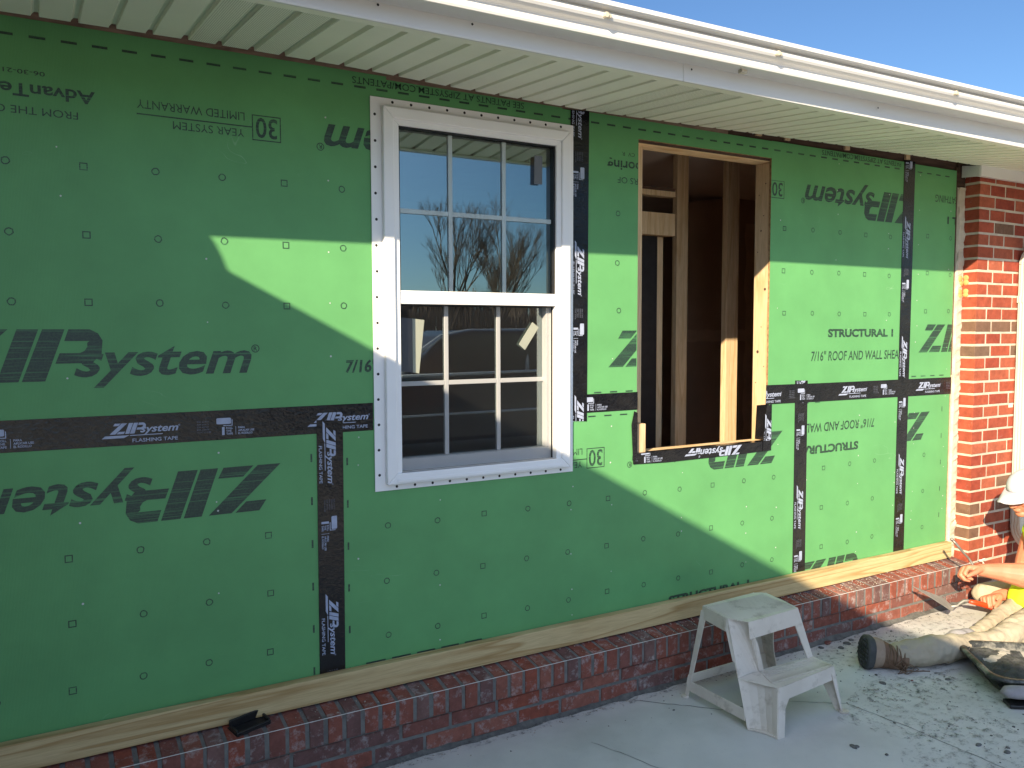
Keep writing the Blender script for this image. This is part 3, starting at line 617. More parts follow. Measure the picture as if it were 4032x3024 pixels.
# ------------------------------------------------------------------ vinyl window
win = thing('vinyl_window', 'white vinyl double hung window with six over six grids, nailed to the green wall', 'window', (1.47, 0, .93))
b = MB()
F0, F1, FZ0, FZ1 = 1.042, 1.900, .925, 2.326
for x0, z0, x1, z1 in ((F0, FZ0, 1.10, FZ1), (1.85, FZ0, F1, FZ1), (1.10, FZ0, 1.85, .985), (1.10, 2.27, 1.85, FZ1)): b.box((x0, -.0052, z0), (x1, -.0032, z1), 0)
for k in range(15): b.disc((F0+.0165+random.uniform(-.001, .001), -.0058, 2.265-.0915*k), .0052, 9, 1)
for k in range(11): b.disc((1.125+.0715*k, -.0058, 2.314), .0052, 9, 1); b.disc((1.125+.0715*k, -.0058, .937), .0052, 9, 1)
b.build('nailing_flange', ['white', 'hole'], win)
def ring_frame(x0, x1, z0, z1, w_, y0, y1, name, par, bev=.003, wb=None, wt=None):
    wb = w_ if wb is None else wb; wt = w_ if wt is None else wt; b = MB()
    def tr(a, b_, c_, d): b.prism([a, b_, c_, d], (0, y1-y0, 0))
    O = [(x0, y0, z0), (x1, y0, z0), (x1, y0, z1), (x0, y0, z1)]; I = [(x0+w_, y0, z0+wb), (x1-w_, y0, z0+wb), (x1-w_, y0, z1-wt), (x0+w_, y0, z1-wt)]
    for i in range(4): tr(O[i], O[(i+1) % 4], I[(i+1) % 4], I[i])
    return b.build(name, 'white', par, bev=bev)
fr_ = ring_frame(1.080, 1.872, .948, 2.294, .040, -.030, -.004, 'frame', win, .004)
ring_frame(1.118, 1.834, .984, 2.256, .024, -.020, .060, 'inner_frame', win, .003, wb=.004, wt=.022)
b = MB(); b.box((1.118, -.0335, .955), (1.836, -.0302, .968)); b.box((1.118, -.020, .958), (1.834, .06, .983)); b.build('sill_nose', 'white', win, bev=.002)
up = bpy.data.objects.new('upper_sash', None); C.objects.link(up); up.location = (1.47, 0, 1.6); up.parent = win; up.matrix_parent_inverse = Matrix.Translation(-Vector(win.location))
b = MB(); b.box((1.141, -.016, 1.602), (1.811, .022, 1.644)); b.box((1.141, -.018, 1.6445), (1.811, .014, 1.650)); b.build('meeting_rail', 'white', up, bev=.002)
b = MB()
for x0, x1, z0, z1 in ((1.142, 1.148, 1.65, 2.234), (1.804, 1.810, 1.65, 2.234)): b.box((x0, -.010, z0), (x1, .02, z1))
b.box((1.1485, -.010, 2.229), (1.8035, .02, 2.234)); b.build('stile', 'gasket', up)
b = MB(); b.face([(1.148, .018, 1.650), (1.804, .018, 1.650), (1.804, .018, 2.229), (1.148, .018, 2.229)]); b.build('glass', 'glass', up)
b = MB(); b.face([(1.148, .004, 1.650), (1.804, .004, 1.650), (1.804, .004, 2.229), (1.148, .004, 2.229)]); b.build('glass', 'clear', up)
def grid(xs, zs, x0, x1, z0, z1, y, par, w_=.0175):
    b = MB()
    for x in xs: b.box((x-w_/2, y, z0), (x+w_/2, y+.006, z1))
    for z in zs:
        e = [x0]+[q for x in xs for q in (x-w_/2-.0002, x+w_/2+.0002)]+[x1]
        for k in range(0, len(e), 2): b.box((e[k], y, z-w_/2), (e[k+1], y+.006, z+w_/2))
    return b.build('grille', 'white', par, bev=.002)
grid((1.3585, 1.588), (1.939,), 1.148, 1.804, 1.650, 2.229, .010, up)
lo = bpy.data.objects.new('lower_sash', None); C.objects.link(lo); lo.location = (1.47, .03, 1.0); lo.parent = win; lo.matrix_parent_inverse = Matrix.Translation(-Vector(win.location))
b = MB(); b.box((1.143, .026, .984), (1.810, .060, 1.030)); b.box((1.790, .026, 1.0305), (1.812, .060, 1.60)); b.box((1.135, .026, 1.0305), (1.1495, .060, 1.60)); b.build('sash_frame', 'white', lo, bev=.002)
b = MB(); b.face([(1.1495, .0555, 1.0305), (1.790, .0555, 1.0305), (1.790, .0555, 1.60), (1.1495, .0555, 1.60)]); b.build('glass', 'glass', lo)
grid((1.355, 1.582), (1.3075,), 1.1495, 1.790, 1.0305, 1.60, .0475, lo)
sc_ = MB(); sc_.face([(1.144, .012, .986), (1.808, .012, .986), (1.808, .012, 1.600), (1.144, .012, 1.600)])
for x0, z0, x1, z1 in ((1.142, .9842, 1.145, 1.601), (1.807, .9842, 1.810, 1.601), (1.145, .9842, 1.807, .988), (1.145, 1.597, 1.807, 1.601)): sc_.box((x0, .008, z0), (x1, .016, z1), 1)
sc_.build('insect_screen', ['mesh', 'gasket'], win)
def sticker(pts, y, m_, lab):
    b = MB(); b.prism([(x, y, z) for x, z in pts], (0, .0008, 0)); return part_label(b.build('sticker', m_, win), lab)
sticker([(1.722, 2.192), (1.758, 2.192), (1.757, 2.081), (1.720, 2.081)], .0025, 'papergrey', 'narrow translucent sticker at the top of the glass')
sticker([(1.215, 1.550), (1.263, 1.545), (1.240, 1.345), (1.215, 1.350)], .0455, 'paper', 'pale folded sheet edge on the lower glass')
sticker([(1.151, 1.556), (1.2145, 1.550), (1.2145, 1.350), (1.151, 1.356)], .0458, 'papergrey', 'grey back of the folded sheet')
sticker([(1.737, 1.539), (1.767, 1.517), (1.702, 1.427), (1.673, 1.450)], .0455, 'paper', 'tilted pale sticker strip on the lower glass')

# ------------------------------------------------------------------ sill plank, brick ledge, string line
b = MB(); nx = 60; x0, x1 = -1.45, 4.483
b.prism([(x0, -.040, .2085), (x1, -.040, .2085), (x1, -.040, .297), (x0, -.040, .297)], (0, .0375, 0))
tag(b.build('sill_plank', 'sill_wood', bev=.0025), 'long yellow treated pine board along the foot of the green wall', 'board')
led = thing('brick_ledge', 'low red brick ledge with an upright header row along the wall foot', 'brick ledge', (1.6, -.05, GZ))
b = MB(); x = 1.006-.0653*38
while x < 4.52:
    a = .0068+random.uniform(-.0014, .0014); z_ = random.uniform(-.0015, .0015); yb = -.125+random.uniform(-.002, .002); i = len(b.v)
    P = [(x+a, yb, .100), (x+.0653-a, yb, .100), (x+.0653-a, .010, .100), (x+a, .010, .100), (x+a, yb, .189+z_), (x+.0653-a, yb, .189+z_), (x+.0653-a, .010, .208+z_), (x+a, .010, .208+z_)]
    b.v += [tuple(c+random.uniform(-.0009, .0009) for c in q) for q in P]
    for q in ((0, 3, 2, 1), (4, 5, 6, 7), (0, 1, 5, 4), (1, 2, 6, 5), (2, 3, 7, 6), (3, 0, 4, 7)): b.f.append(tuple(i+k for k in q)); b.m.append(0)
    x += .0653
b.build('header_row', 'ledge_brick', led, bev=.003)
b = MB()
for c_, (za, zb, ph) in enumerate(((.0420, .0915, 1.284), (-.024, .0290, 1.180))):
    x = ph-.1966*14
    while x < 4.55:
        b.box((x+.0062, -.113+random.uniform(-.0015, .0015), za), (min(x+.1904, 4.558), -.03, zb), 0, .0008); x += .1966
b.build('stretcher_rows', 'ledge_brick', led, bev=.003)
b = MB(); b.prism([(-1.45, -.1215, .104), (-1.45, -.1215, .1855), (-1.45, .008, .2045), (-1.45, .008, .104)], (5.97, 0, 0)); b.box((-1.45, -.109, GZ-.05), (4.52, .0, .1035)); b.build('bed_mortar', 'grey_mortar', led)
b = MB(); n = 110                                # lumpy mortar swept against the foot of the bricks
A_, B_, C_ = [], [], []
for i in range(n+1):
    x = -1.3+5.9*i/n; a = random.uniform(.2, 1)*(1.5 if x > 3 else 1)
    A_.append((x, -.1125, GZ+.006+.012*a)); B_.append((x, -.1125-.007-.006*a, GZ+.003+.005*a)); C_.append((x, -.1125-.015-.018*a*random.random(), GZ+.0005))
b.strip(A_, B_); b.strip(B_, C_); b.build('mortar_fillet', 'crumb', led, smooth=True, weld=True)
b = MB(); b.tube([(-1.45, -.1285, .192), (1.0, -.1290, .1925), (2.5, -.1290, .1918), (4.54, -.1285, .1905), (4.655, -.104, .1815)], .0011, 6)
k0 = Vector((4.655, -.104, .181))
for d in ((.03, -.012, .012), (.045, -.008, -.006), (.012, -.02, -.018), (.05, -.01, .004)): b.tube([k0, k0+Vector(d)*.5+Vector((0, -.004, .004)), k0+Vector(d)], .0016, 5)
b.ball(k0, (.008, .006, .006)); tag(b.build('string_line', 'string'), 'taut white mason string along the top edge of the brick ledge', 'string')
lb = thing('line_block', 'small black plastic trough lying on the ledge against the pine board', 'line block', (.565, -.075, .2))
b = MB()
o_ = Vector((.520, -.112, .1915)); ux = Vector((.118, .034, .004)); uy = Vector((-.28, .96, .13)).normalized(); uz = Vector((0, -.13, .99)).normalized()
b.obox(o_, ux, uy*.066, uz*.005); b.build('base', 'black_plastic', lb, bev=.002)
b = MB(); o2 = o_+uz*.0052; b.obox(o2, ux, uy*.007, uz*.010); b.obox(o2+uy*.050, ux, uy*.007, uz*.030); b.obox(o2+uy*.0072, ux*.07, uy*.0426, uz*.014); b.obox(o2+uy*.0072+ux*.93, ux*.07, uy*.0426, uz*.014); b.build('rim', 'black_plastic', lb, bev=.003)

# ------------------------------------------------------------------ brick wall with downspout
bw = thing('brick_wall', 'red brick wall at the right end with pale mortar and white frieze board', 'brick wall', (5.5, 0, GZ))
b = MB(); z = GZ+.004-.0693*.0; row = 0; x00 = 4.560
while z < 2.40:
    z1 = min(z+.0693-.0125, 2.352)
    xs = [x00, x00+.103, x00+.252] if row % 2 else [x00, x00+.152, x00+.352]
    while xs[-1] < 7.2: xs.append(xs[-1]+.2)
    dx = random.uniform(-.004, .004); sx0 = random.uniform(-.012, .006)
    for i, (a, c_) in enumerate(zip(xs, xs[1:])):
        y0 = -.091+random.uniform(-.0012, .0012)
        b.box((a+(0 if i == 0 else .0058), y0, z), (c_-.0058, (.000 if i else -.002+sx0*.6), z1), 0, .0009)
    if row % 2 == 0: pass
    z += .0693; row += 1
b.build('brickwork', 'brick', bw, bev=.0025)
b = MB(); b.box((4.5625, -.0885, GZ-.05), (7.2, -.002, 2.36)); b.build('bed_mortar', 'mortar', bw)
b = MB(); n = 90; A_, B_, C_, D_ = [], [], [], []
for i in range(n+1):                              # ragged mortar filling between panel and brick
    z = .19+(2.30-.19)*i/n; j = random.uniform(-1, 1); lump = .004*math.sin(z*90)
    A_.append((4.4985+max(0, (.008*math.sin(z*47)+.010*noise.noise(Vector((z*18, 0, 0))))*(1 if z > 1.2 else .2)), -.001, z)); B_.append((4.508, -.010-.006*abs(noise.noise(Vector((z*22, 3, 0)))), z)); C_.append((4.545, -.012-.008*abs(noise.noise(Vector((z*20, 7, 0))))-lump, z)); D_.append((4.567, -.004-.022*max(0, noise.noise(Vector((z*14, 1, 5)))), z))
b.strip(A_, B_); b.strip(B_, C_); b.strip(C_, D_); b.box((4.50, .0, .10), (4.566, .10, 2.30)); b.build('joint_fill', 'mortar', bw, smooth=False)
b = MB()
for z, w_ in ((1.79, .030), (1.765, .030), (1.715, .028), (1.695, .024)): b.ball((4.538+random.uniform(-.006, .006), -.008, z), (.022, .010, w_*.7), u=10, w=7); b.ball((4.560, -.026, z+.006), (.004, .018, w_*.55), u=10, w=7)
part_label(b.build('foam_patch', 'foam', bw, smooth=True), 'orange spray foam smeared on the corner')
b = MB(); b.prism([(4.512, -.012, 2.352), (4.512, -.116, 2.344), (4.512, -.116, 2.402), (4.512, -.012, 2.418)], (.004, 0, 0)); b.box((4.5165, -.121, 2.346), (7.2, -.094, 2.406)); b.build('frieze_board', 'alum', bw, bev=.002)
b = MB(); b.box((4.50, .0, 2.30), (7.2, .10, 2.47)); b.box((4.57, .0, GZ), (7.2, .10, 2.30)); b.build('backing', 'dark_wood', bw)
dsp = thing('downspout', 'cream corrugated downspout fixed to the brick wall behind the mason', 'downspout', (4.998, -.14, .1))
def spout(path, name, w_=.086, d_=.060):
    b = MB(); path = [Vector(q) for q in path]; n = len(path); ring = []
    prof = []
    for a in range(48):
        an = 2*math.pi*a/48; cx_, sy_ = math.cos(an), math.sin(an); k = max(abs(cx_), abs(sy_))
        u, q = cx_/k, sy_/k; g_ = .0022*(1 if (a//2) % 2 else 0)
        prof.append((u*(w_/2-g_), q*(d_/2-g_)))
    for k in range(n):
        t = (path[min(k+1, n-1)]-path[max(k-1, 0)]).normalized(); a = Vector((1, 0, 0)); c_ = t.cross(a).normalized()
        s = 1.0+(.03 if (len(path) > 4 and k % 2) else 0)
        ring.append([tuple(path[k]+a*u*s+c_*q*s) for u, q in prof])
    for k in range(n-1): b.strip(ring[k]+[ring[k][0]], ring[k+1]+[ring[k+1][0]])
    b.build(name, 'cream', dsp)
xs_ = 4.998
spout([(xs_, -.128, .36), (xs_, -.128, 1.0), (xs_, -.128, 1.88)], 'straight_pipe')
spout([(xs_, -.126, 1.66), (xs_, -.126, 1.70)], 'pipe_joint', .092, .066)
def arc(c_, r, a0, a1, n, x=xs_): return [(x, c_[0]+r*math.cos(R(a0+(a1-a0)*i/n)), c_[1]+r*math.sin(R(a0+(a1-a0)*i/n))) for i in range(n+1)]
spout(arc((-.258, .36), .13, 0, -72, 9)+[(xs_, -.36, .205)], 'bottom_elbow')
spout(arc((-.228, 1.88), .10, 0, 58, 7)+[(xs_, -.62, 2.26), (xs_, -.70, 2.315), (xs_, -.725, 2.375)], 'top_elbow')
b = MB(); b.box((4.91, -.0935, 1.05), (4.954, -.0918, 1.075)); b.build('strap', 'cream', dsp)

# ------------------------------------------------------------------ eave: soffit, fascia, gutter, roof
eave = thing('roof_eave', 'white eave of the house with ribbed vinyl soffit, fascia and gutter', 'eave', (2.5, -.45, 2.32))
P_ = .0982; prof = [(.0, 0), (.0745, 0), (.0765, .006), (.083, .0135), (.0945, .0135), (.0955, 0)]
def zoff(x):
    K = ((-3, .009), (-.06, .009), (.43, .015), (.94, .013), (1.34, .0), (1.9, -.006), (2.5, .004), (3.25, .020), (4.0, .032), (4.5, .034), (9, .034))
    for (a, za), (b_, zb_) in zip(K, K[1:]):
        if x <= b_: return za+(zb_-za)*(x-a)/(b_-a)
    return .034
def sof_piece(xa, n, mat_):
    b = MB(); A_, B_ = [], []
    for k in range(n):
        for j, (u, h) in enumerate(prof):
            x = xa+k*P_+u; mid = math.sin(math.pi*min(u/.0755, 1)); nz = noise.noise(Vector((x*3, 0, 0)))
            yb = -.088+.018*mid*(.5+.5*noise.noise(Vector((math.floor(k)*3.7+xa, 2, 0))))+.012*nz; zb = 2.374+.004*nz+h*.9+zoff(x)
            A_.append((x, -.660, 2.3248+h)); B_.append((x, yb, zb))
    A_.append((xa+n*P_, -.660, 2.3248)); B_.append((xa+n*P_, -.088, 2.374+zoff(xa+n*P_)))
    b.strip(A_, B_); o = b.build('soffit_panel', mat_, eave)
    s = o.modifiers.new('sheet', 'SOLIDIFY'); s.thickness = .0012; s.offset = 0
x = .729-P_*3*10; i = -10
while x < 7.1:
    sof_piece(x, 3, 'perf' if i % 5 == 4 else 'soffit'); x += P_*3; i += 1
b = MB(); b.box((-2.2, -.6885, 2.3200), (7.1, -.652, 2.3240)); b.build('soffit_channel', 'soffit', eave)
for xa, xb, sc1_ in ((-1.0, 1.863, (.807, 1.085)), (1.8645, 7.1, (1.893, 2.841))):
    b = MB(); b.prism([(xa, -.688, 2.3165), (xa, -.697, 2.3165), (xa, -.6985, 2.322), (xa, -.696, 2.345), (xa, -.6935, 2.40), (xa, -.688, 2.40)], (xb-xa, 0, 0), 0)
    for q in sc1_: b.disc((q, -.7035, 2.357), .0038, 8, 1)
    b.build('fascia', ['alum', 'hole'], eave, bev=.001)
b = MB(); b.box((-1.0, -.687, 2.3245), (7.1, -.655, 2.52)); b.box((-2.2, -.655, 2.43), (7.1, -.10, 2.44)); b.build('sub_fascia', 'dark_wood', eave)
gp = [(-.6955, 2.3745), (-.770, 2.3700), (-.776, 2.3710), (-.7785, 2.3765), (-.7765, 2.3825), (-.770, 2.3845), (-.7685, 2.4000), (-.7735, 2.4050), (-.786, 2.4085), (-.7955, 2.4140), (-.8000, 2.4205), (-.8005, 2.4265), (-.797, 2.4325), (-.792, 2.4370), (-.7905, 2.4420), (-.815, 2.4428), (-.8195, 2.4462), (-.8200, 2.4565), (-.813, 2.4610), (-.806, 2.4590)]
b = MB(); NX = 80
for k in range(NX):
    xa = -1.0+8.1*k/NX; xb = -1.0+8.1*(k+1)/NX; f = lambda x: .0025*noise.noise(Vector((x*.9, 0, 1))); gs = lambda x: .0085*(x-1.7)
    b.strip([(xa, y+f(xa), z+f(xa)*.6+gs(xa)) for y, z in gp], [(xb, y+f(xb), z+f(xb)*.6+gs(xb)) for y, z in gp])
gut = b.build('gutter', 'alum', eave, weld=True); s = gut.modifiers.new('sheet', 'SOLIDIFY'); s.thickness = .0012; s.offset = 1
for x in (.35, 1.470, 2.180, 3.172, 4.25, 5.3, 6.4):
    b = MB(); zz = .0085*(x-1.7); b.tube([(x, -.795, 2.4225+zz), (x+.001, -.812, 2.4215+zz)], .0085, 10); b.tube([(x+.014, -.795, 2.4215+zz), (x+.015, -.808, 2.421+zz)], .0062, 10); b.build('gutter_spike', 'yellowed', gut, bev=.002)
b = MB(); b.tube([(2.02, -.7785, 2.383), (2.06, -.760, 2.371), (2.085, -.745, 2.368)], .002, 5); b.box((2.07, -.752, 2.362), (2.095, -.735, 2.373)); b.build('gutter_clip', 'yellowed', gut)
b = MB(); b.prism([(-3.0, -.735, 2.462), (-3.0, -.735, 2.474), (-3.0, 5.0, 4.13), (-3.0, 5.0, 4.118)], (10.1, 0, 0)); b.build('roof', 'shingle', eave)
b = MB(); b.prism([(-.872, -1.080, 2.450), (-.872, -1.078, 2.462), (-.872, -1.068, 2.490), (-.872, -1.053, 2.520), (-.872, -1.034, 2.546), (-.872, -1.010, 2.562), (-.872, -.84, 2.566), (-.872, -.84, 2.450)], (.0015, 0, 0)); b.build('splash_guard', 'alum', eave)

# ------------------------------------------------------------------ house wing to the left of the camera (its eave throws the big shadow)
wing = thing('house_wing', 'brick wing of the house left of the viewer with its own gutter', 'house wing', (-1.6, -2.6, GZ))
b = MB(); b.box((-4.8, -5.2, GZ), (-1.70, -.02, 2.36)); b.build('wing_wall', 'brickwork', wing)
b = MB(); b.box((-1.70, -5.3, 2.325), (-.99, -.10, 2.335)); b.build('wing_soffit', 'soffit', wing)
b = MB(); b.box((-1.002, -5.3, 2.318), (-.99, -.83, 2.45)); b.build('wing_fascia', 'alum', wing)
b = MB()
xw = lambda y: -.989-(y+.7025)-.0
b.strip([(xw(y), -5.3, z) for y, z in gp], [(xw(y), -.8, z) for y, z in gp]); o = b.build('wing_gutter', 'alum', wing); s = o.modifiers.new('sheet', 'SOLIDIFY'); s.thickness = .0012
b = MB(); b.prism([(-.95, -5.3, 2.462), (-.95, -5.3, 2.474), (-3.05, -5.3, 3.24), (-3.05, -5.3, 3.228)], (0, 5.2, 0)); b.prism([(-3.06, -5.3, 3.228), (-3.06, -5.3, 3.24), (-5.3, -5.3, 2.474), (-5.3, -5.3, 2.462)], (0, 5.2, 0)); b.build('wing_roof', 'shingle', wing)

# ------------------------------------------------------------------ step stool
st = thing('step_stool', 'dirty white plastic two step stool standing on the slab in front of the ledge', 'step stool', (2.54, -.45, GZ))
ZT, ZL = .356, .142
def sheet(name, faces, par, th=.0055, extra=None, bev=.002, sub=0, smooth=False):
    b = MB()
    for f in faces: b.face(f)
    if extra: extra(b)
    o = b.build(name, 'stool', par, weld=True, smooth=smooth)
    if sub: m = o.modifiers.new('round', 'SUBSURF'); m.levels = m.render_levels = sub
    s = o.modifiers.new('sheet', 'SOLIDIFY'); s.thickness = th; s.offset = 0
    if bev: q = o.modifiers.new('bevel', 'BEVEL'); q.width = bev; q.segments = 2; q.limit_method = 'ANGLE'; q.angle_limit = R(40)
    return o
def lerp(a, b, t): return tuple(a[i]+(b[i]-a[i])*t for i in range(3))
top = [(2.378, -.272, ZT), (2.352, -.436, ZT), (2.370, -.470, ZT), (2.390, -.512, ZT), (2.690, -.494, ZT), (2.712, -.40, ZT), (2.728, -.290, ZT), (2.712, -.272, ZT), (2.686, -.256, ZT)]
def apron(p, q, d, out, r=.03, n=6):
    """skirt below edge p-q, its lower edge rising in the middle (arched legs); out = outward drift per metre of drop"""
    F = []; o = Vector(out)
    prev = None
    for i in range(n+1):
        t = i/n; a = Vector(lerp(p, q, t)); c_ = a+Vector((0, 0, -d))+o*d
        if prev: F.append([tuple(prev[0]), tuple(a), tuple(c_), tuple(prev[1])])
        prev = (a, c_)
    return F
tp = sheet('top_step', [top] + apron(top[3], top[4], .066, (0, -.10, 0)) + apron(top[0], top[1], .052, (-.13, 0, 0)) + apron(top[4], top[6], .058, (.16, 0, 0)) + apron(top[8], top[0], .052, (0, .12, 0)) + [[top[6], top[8], (2.692, -.248, ZT-.055), (2.737, -.284, ZT-.055)]], st, bev=.003)
b = MB()
for i in range(17):
    t = (i+1)/18; a = lerp(top[1], top[3], 0); y = -.285-.205*t
    b.box((2.374-.012*t, y-.0022, ZT+.0026), (2.705-.02*t, y+.0022, ZT+.0042))
b.build('tread_rib', 'stool', tp)
low = [(2.462, -.500, ZL), (2.404, -.656, ZL), (2.762, -.620, ZL), (2.764, -.512, ZL)]
ls = sheet('lower_step', [low] + apron(low[1], low[2], .052, (0, -.12, 0)), st, bev=.003)
b = MB()
for i in range(8):
    t = (i+1)/9; b.box((2.455-.045*t, -.512-.118*t-.002, ZL+.0026), (2.757, -.512-.105*t+.002, ZL+.0042))
b.build('tread_rib', 'stool', ls)
# front left: broad concave corner leg running from the top step down past the lower step
Lf = lambda z: (2.325+(2.352-2.325)*(z-GZ)/(ZT-GZ), -.578+(.578-.436)*(z-GZ)/(ZT-GZ), z)
Rt = lambda z: (lerp((2.455, -.508, ZL), (2.390, -.512, ZT), (z-ZL)/(ZT-ZL)) if z > ZL else lerp((2.366, -.690, GZ), (2.404, -.656, ZL), (z-GZ)/(ZL-GZ)))
F = []; zs = [ZT, .30, .25, .20, ZL+.001]
def rowp(z, n=5):
    a, c_ = Lf(z), Rt(z); o = []
    for i in range(n+1):
        t = i/n; q = lerp(a, c_, t); s = math.sin(math.pi*t)*.027; o.append((q[0]+s*.9, q[1]+s*.35, q[2]))
    return o
rws = [rowp(z) for z in zs]
for A_, B_ in zip(rws, rws[1:]):
    for i in range(5): F.append([A_[i], A_[i+1], B_[i+1], B_[i]])
zs2 = [ZL, .09, .04, .0, GZ+.001]; rws = [rowp(z) for z in zs2]
for A_, B_ in zip(rws, rws[1:]):
    for i in range(5): F.append([A_[i], A_[i+1], B_[i+1], B_[i]])
F.append([Lf(ZL), Rt(ZL+.001), Rt(ZL)])
fl = [(2.404, -.656, ZL), (2.470, -.651, ZL-.050), (2.428, -.668, ZL-.080), (2.402, -.690, GZ), (2.366, -.690, GZ)]
F.append(fl)
F.append([(2.390, -.512, ZT), (2.422, -.518, ZT-.066), (2.437, -.517, ZT-.09), (2.484, -.508, ZL), (2.455, -.508, ZL)])
F.append([Lf(ZT), (Lf(.27)[0], Lf(.27)[1]+.028, ZT-.05), (Lf(.2)[0], Lf(.2)[1]+.012, .2), Lf(.2)])
base_ = [(Lf(GZ)[0], Lf(GZ)[1], GZ+.001)]+[(2.325+.015*math.sin(i), -.60-.02*i, GZ+.001) for i in (1, 2, 3)]
sheet('leg', F, st, bev=.002)
b = MB(); pts = rowp(GZ+.001); rim = [(q[0]-.016*math.sin(math.pi*(i+.3)/5.6), q[1]-.010*math.sin(math.pi*(i+.3)/5.6), q[2]+.0005) for i, q in enumerate(pts)]
b.prism(pts+list(reversed(rim)), (0, 0, .008)); b.build('foot', 'stool', st, bev=.002)
def foot(b, c_, r):
    b.tube([(c_[0], c_[1], GZ+.0005), (c_[0], c_[1], GZ+.008)], r, 14)
def leg(ptop, pbot, wa, wb, tdir, fr, name='leg', curve=0):
    """angle leg: two strips meeting at an edge, from ptop to pbot"""
    F = []; n = 6
    for i in range(n):
        q = []
        for t in (i/n, (i+1)/n):
            e = lerp(ptop, pbot, t); bul = curve*math.sin(math.pi*t); w_ = wa+(wb-wa)*t
            q.append(((e[0]+bul, e[1], e[2]), w_))
        (a, w0), (c_, w1) = q
        for d in tdir: F.append([a, (a[0]+d[0]*w0, a[1]+d[1]*w0, a[2]), (c_[0]+d[0]*w1, c_[1]+d[1]*w1, c_[2]), c_])
    o = sheet(name, F, st, bev=.0015)
    b = MB(); foot(b, (pbot[0]+fr[1], pbot[1]+fr[2], 0), fr[0]); b.build('foot', 'stool', st, bev=.002); return o
leg((2.372, -.268, ZT-.02), (2.316, -.236, GZ+.004), .030, .016, ((.1, -1), (1, .0)), (.017, -.002, -.002))
leg((2.722, -.276, ZT-.02), (2.835, -.215, GZ+.004), .085, .055, ((-1, .05), (0, -1)), (.022, .0, .006), curve=-.03)
leg((2.762, -.620, ZL-.004), (2.765, -.664, GZ+.004), .060, .020, ((-.42, -.02), (-.30, 1.5)), (.021, .006, -.002))
F = [[(2.690, -.494, ZT), (2.763, -.514, ZL), (2.730, -.516, ZL), (2.668, -.500, ZT-.066), (2.655, -.500, ZT-.060)], [(2.690, -.494, ZT), (2.718, -.43, ZT-.05), (2.755, -.485, ZL+.03), (2.763, -.514, ZL)]]
sheet('upright', F, st)
sheet('crossbar', [[(2.3275, -.262, .038), (2.3315, -.555, .038), (2.3275, -.563, -.006), (2.3215, -.255, -.003)], ], st)
sheet('crossbar', [[(2.326, -.243, .060), (2.79, -.236, .060), (2.795, -.232, .020), (2.321, -.238, .020)]], st)

# ------------------------------------------------------------------ mortar tub
U = Vector((.617, .786, 0)); W = Vector((.786, -.617, 0)); TC = Vector((3.395, -.912, 0))
tub = thing('mortar_tub', 'black plastic mortar tub with grey mortar in it, at the right edge on the slab', 'mortar tub', (3.75, -.9, GZ))
def rrect(inset, z, LU=.455, LW=.66, r=.075, n=6):
    a0, a1, b0, b1 = inset, LU-inset, inset, LW-inset; P = []
    for cu_, cw_, st_ in ((a0+r, b0+r, 180), (a1-r, b0+r, 270), (a1-r, b1-r, 0), (a0+r, b1-r, 90)):
        for i in range(n+1):
            an = R(st_+90*i/n); P.append(tuple(TC+U*(cu_+r*math.cos(an))+W*(cw_+r*math.sin(an))+Vector((0, 0, z))))
    return P
b = MB()
loops = [rrect(.0, .040), rrect(-.004, .050), rrect(.004, .057), rrect(.018, .057), rrect(.024, .049), rrect(.060, -.022), rrect(.075, -.027)]
for A_, B_ in zip(loops, loops[1:]): b.strip(A_+[A_[0]], B_+[B_[0]])
b.face(loops[-1])
oo = [rrect(.0, .040), rrect(.016, .038), rrect(.060, GZ+.003), rrect(.07, GZ+.001)]
for A_, B_ in zip(oo, oo[1:]): b.strip(A_+[A_[0]], B_+[B_[0]])
b.face(oo[-1]); b.build('tub_body', 'tub_plastic', tub, smooth=True, weld=True)
b = MB(); n1, n2 = 44, 60; G = {}
for i in range(n1+1):
    for j in range(n2+1):
        u, v = .038+.388*i/n1, .042+.576*j/n2; nz = noise.noise(Vector((u*9, v*9, 1)))+.5*noise.noise(Vector((u*24, v*24, 2)))+.25*noise.noise(Vector((u*60, v*60, 5)))
        edge = min(i, n1-i, j, n2-j)/9; h = .010+.022*nz+.012*min(1, edge)+.016*i/n1
        G[i, j] = tuple(TC+U*u+W*v+Vector((0, 0, min(.05, h))))
for i in range(n1):
    for j in range(n2):
        dry_lit = noise.noise(Vector((i*.12, j*.12, 9)))+ (i/n1-.72)*2.6  # far end paler: dried mortar plus sunlight painted into the colour
        b.face([G[i, j], G[i+1, j], G[i+1, j+1], G[i, j+1]], 1 if dry_lit > .25 else 0)
b.build('mortar', ['wet_mortar', 'dry_lit_mortar'], tub, smooth=True, weld=True)
fl_ = thing('grout_float', 'grey rounded hand float with a black pad in front of the mortar tub', 'float', (3.5, -1.05, GZ))
o_ = Vector((3.352, -.968, GZ+.014)); W2 = Vector((.80, -.60, 0)); U2 = Vector((.60, .80, 0))
b = MB(); n = 12; ring = []
for k in range(n+1):
    t = k/n; s = math.sqrt(max(0, 1-(1-min(t*6, 1))**2)) if t < .17 else 1
    c_ = o_+W2*(.34*t)+U2*.028+Vector((0, 0, .045)); ring.append([tuple(c_+U2*.036*s*math.cos(a)+Vector((0, 0, 1))*.026*s*math.sin(a)) for a in [2*math.pi*i/14 for i in range(14)]])
for A_, B_ in zip(ring, ring[1:]): b.strip(A_+[A_[0]], B_+[B_[0]])
b.face(ring[-1]); b.build('handle_body', 'padgrey', fl_, smooth=True, weld=True)
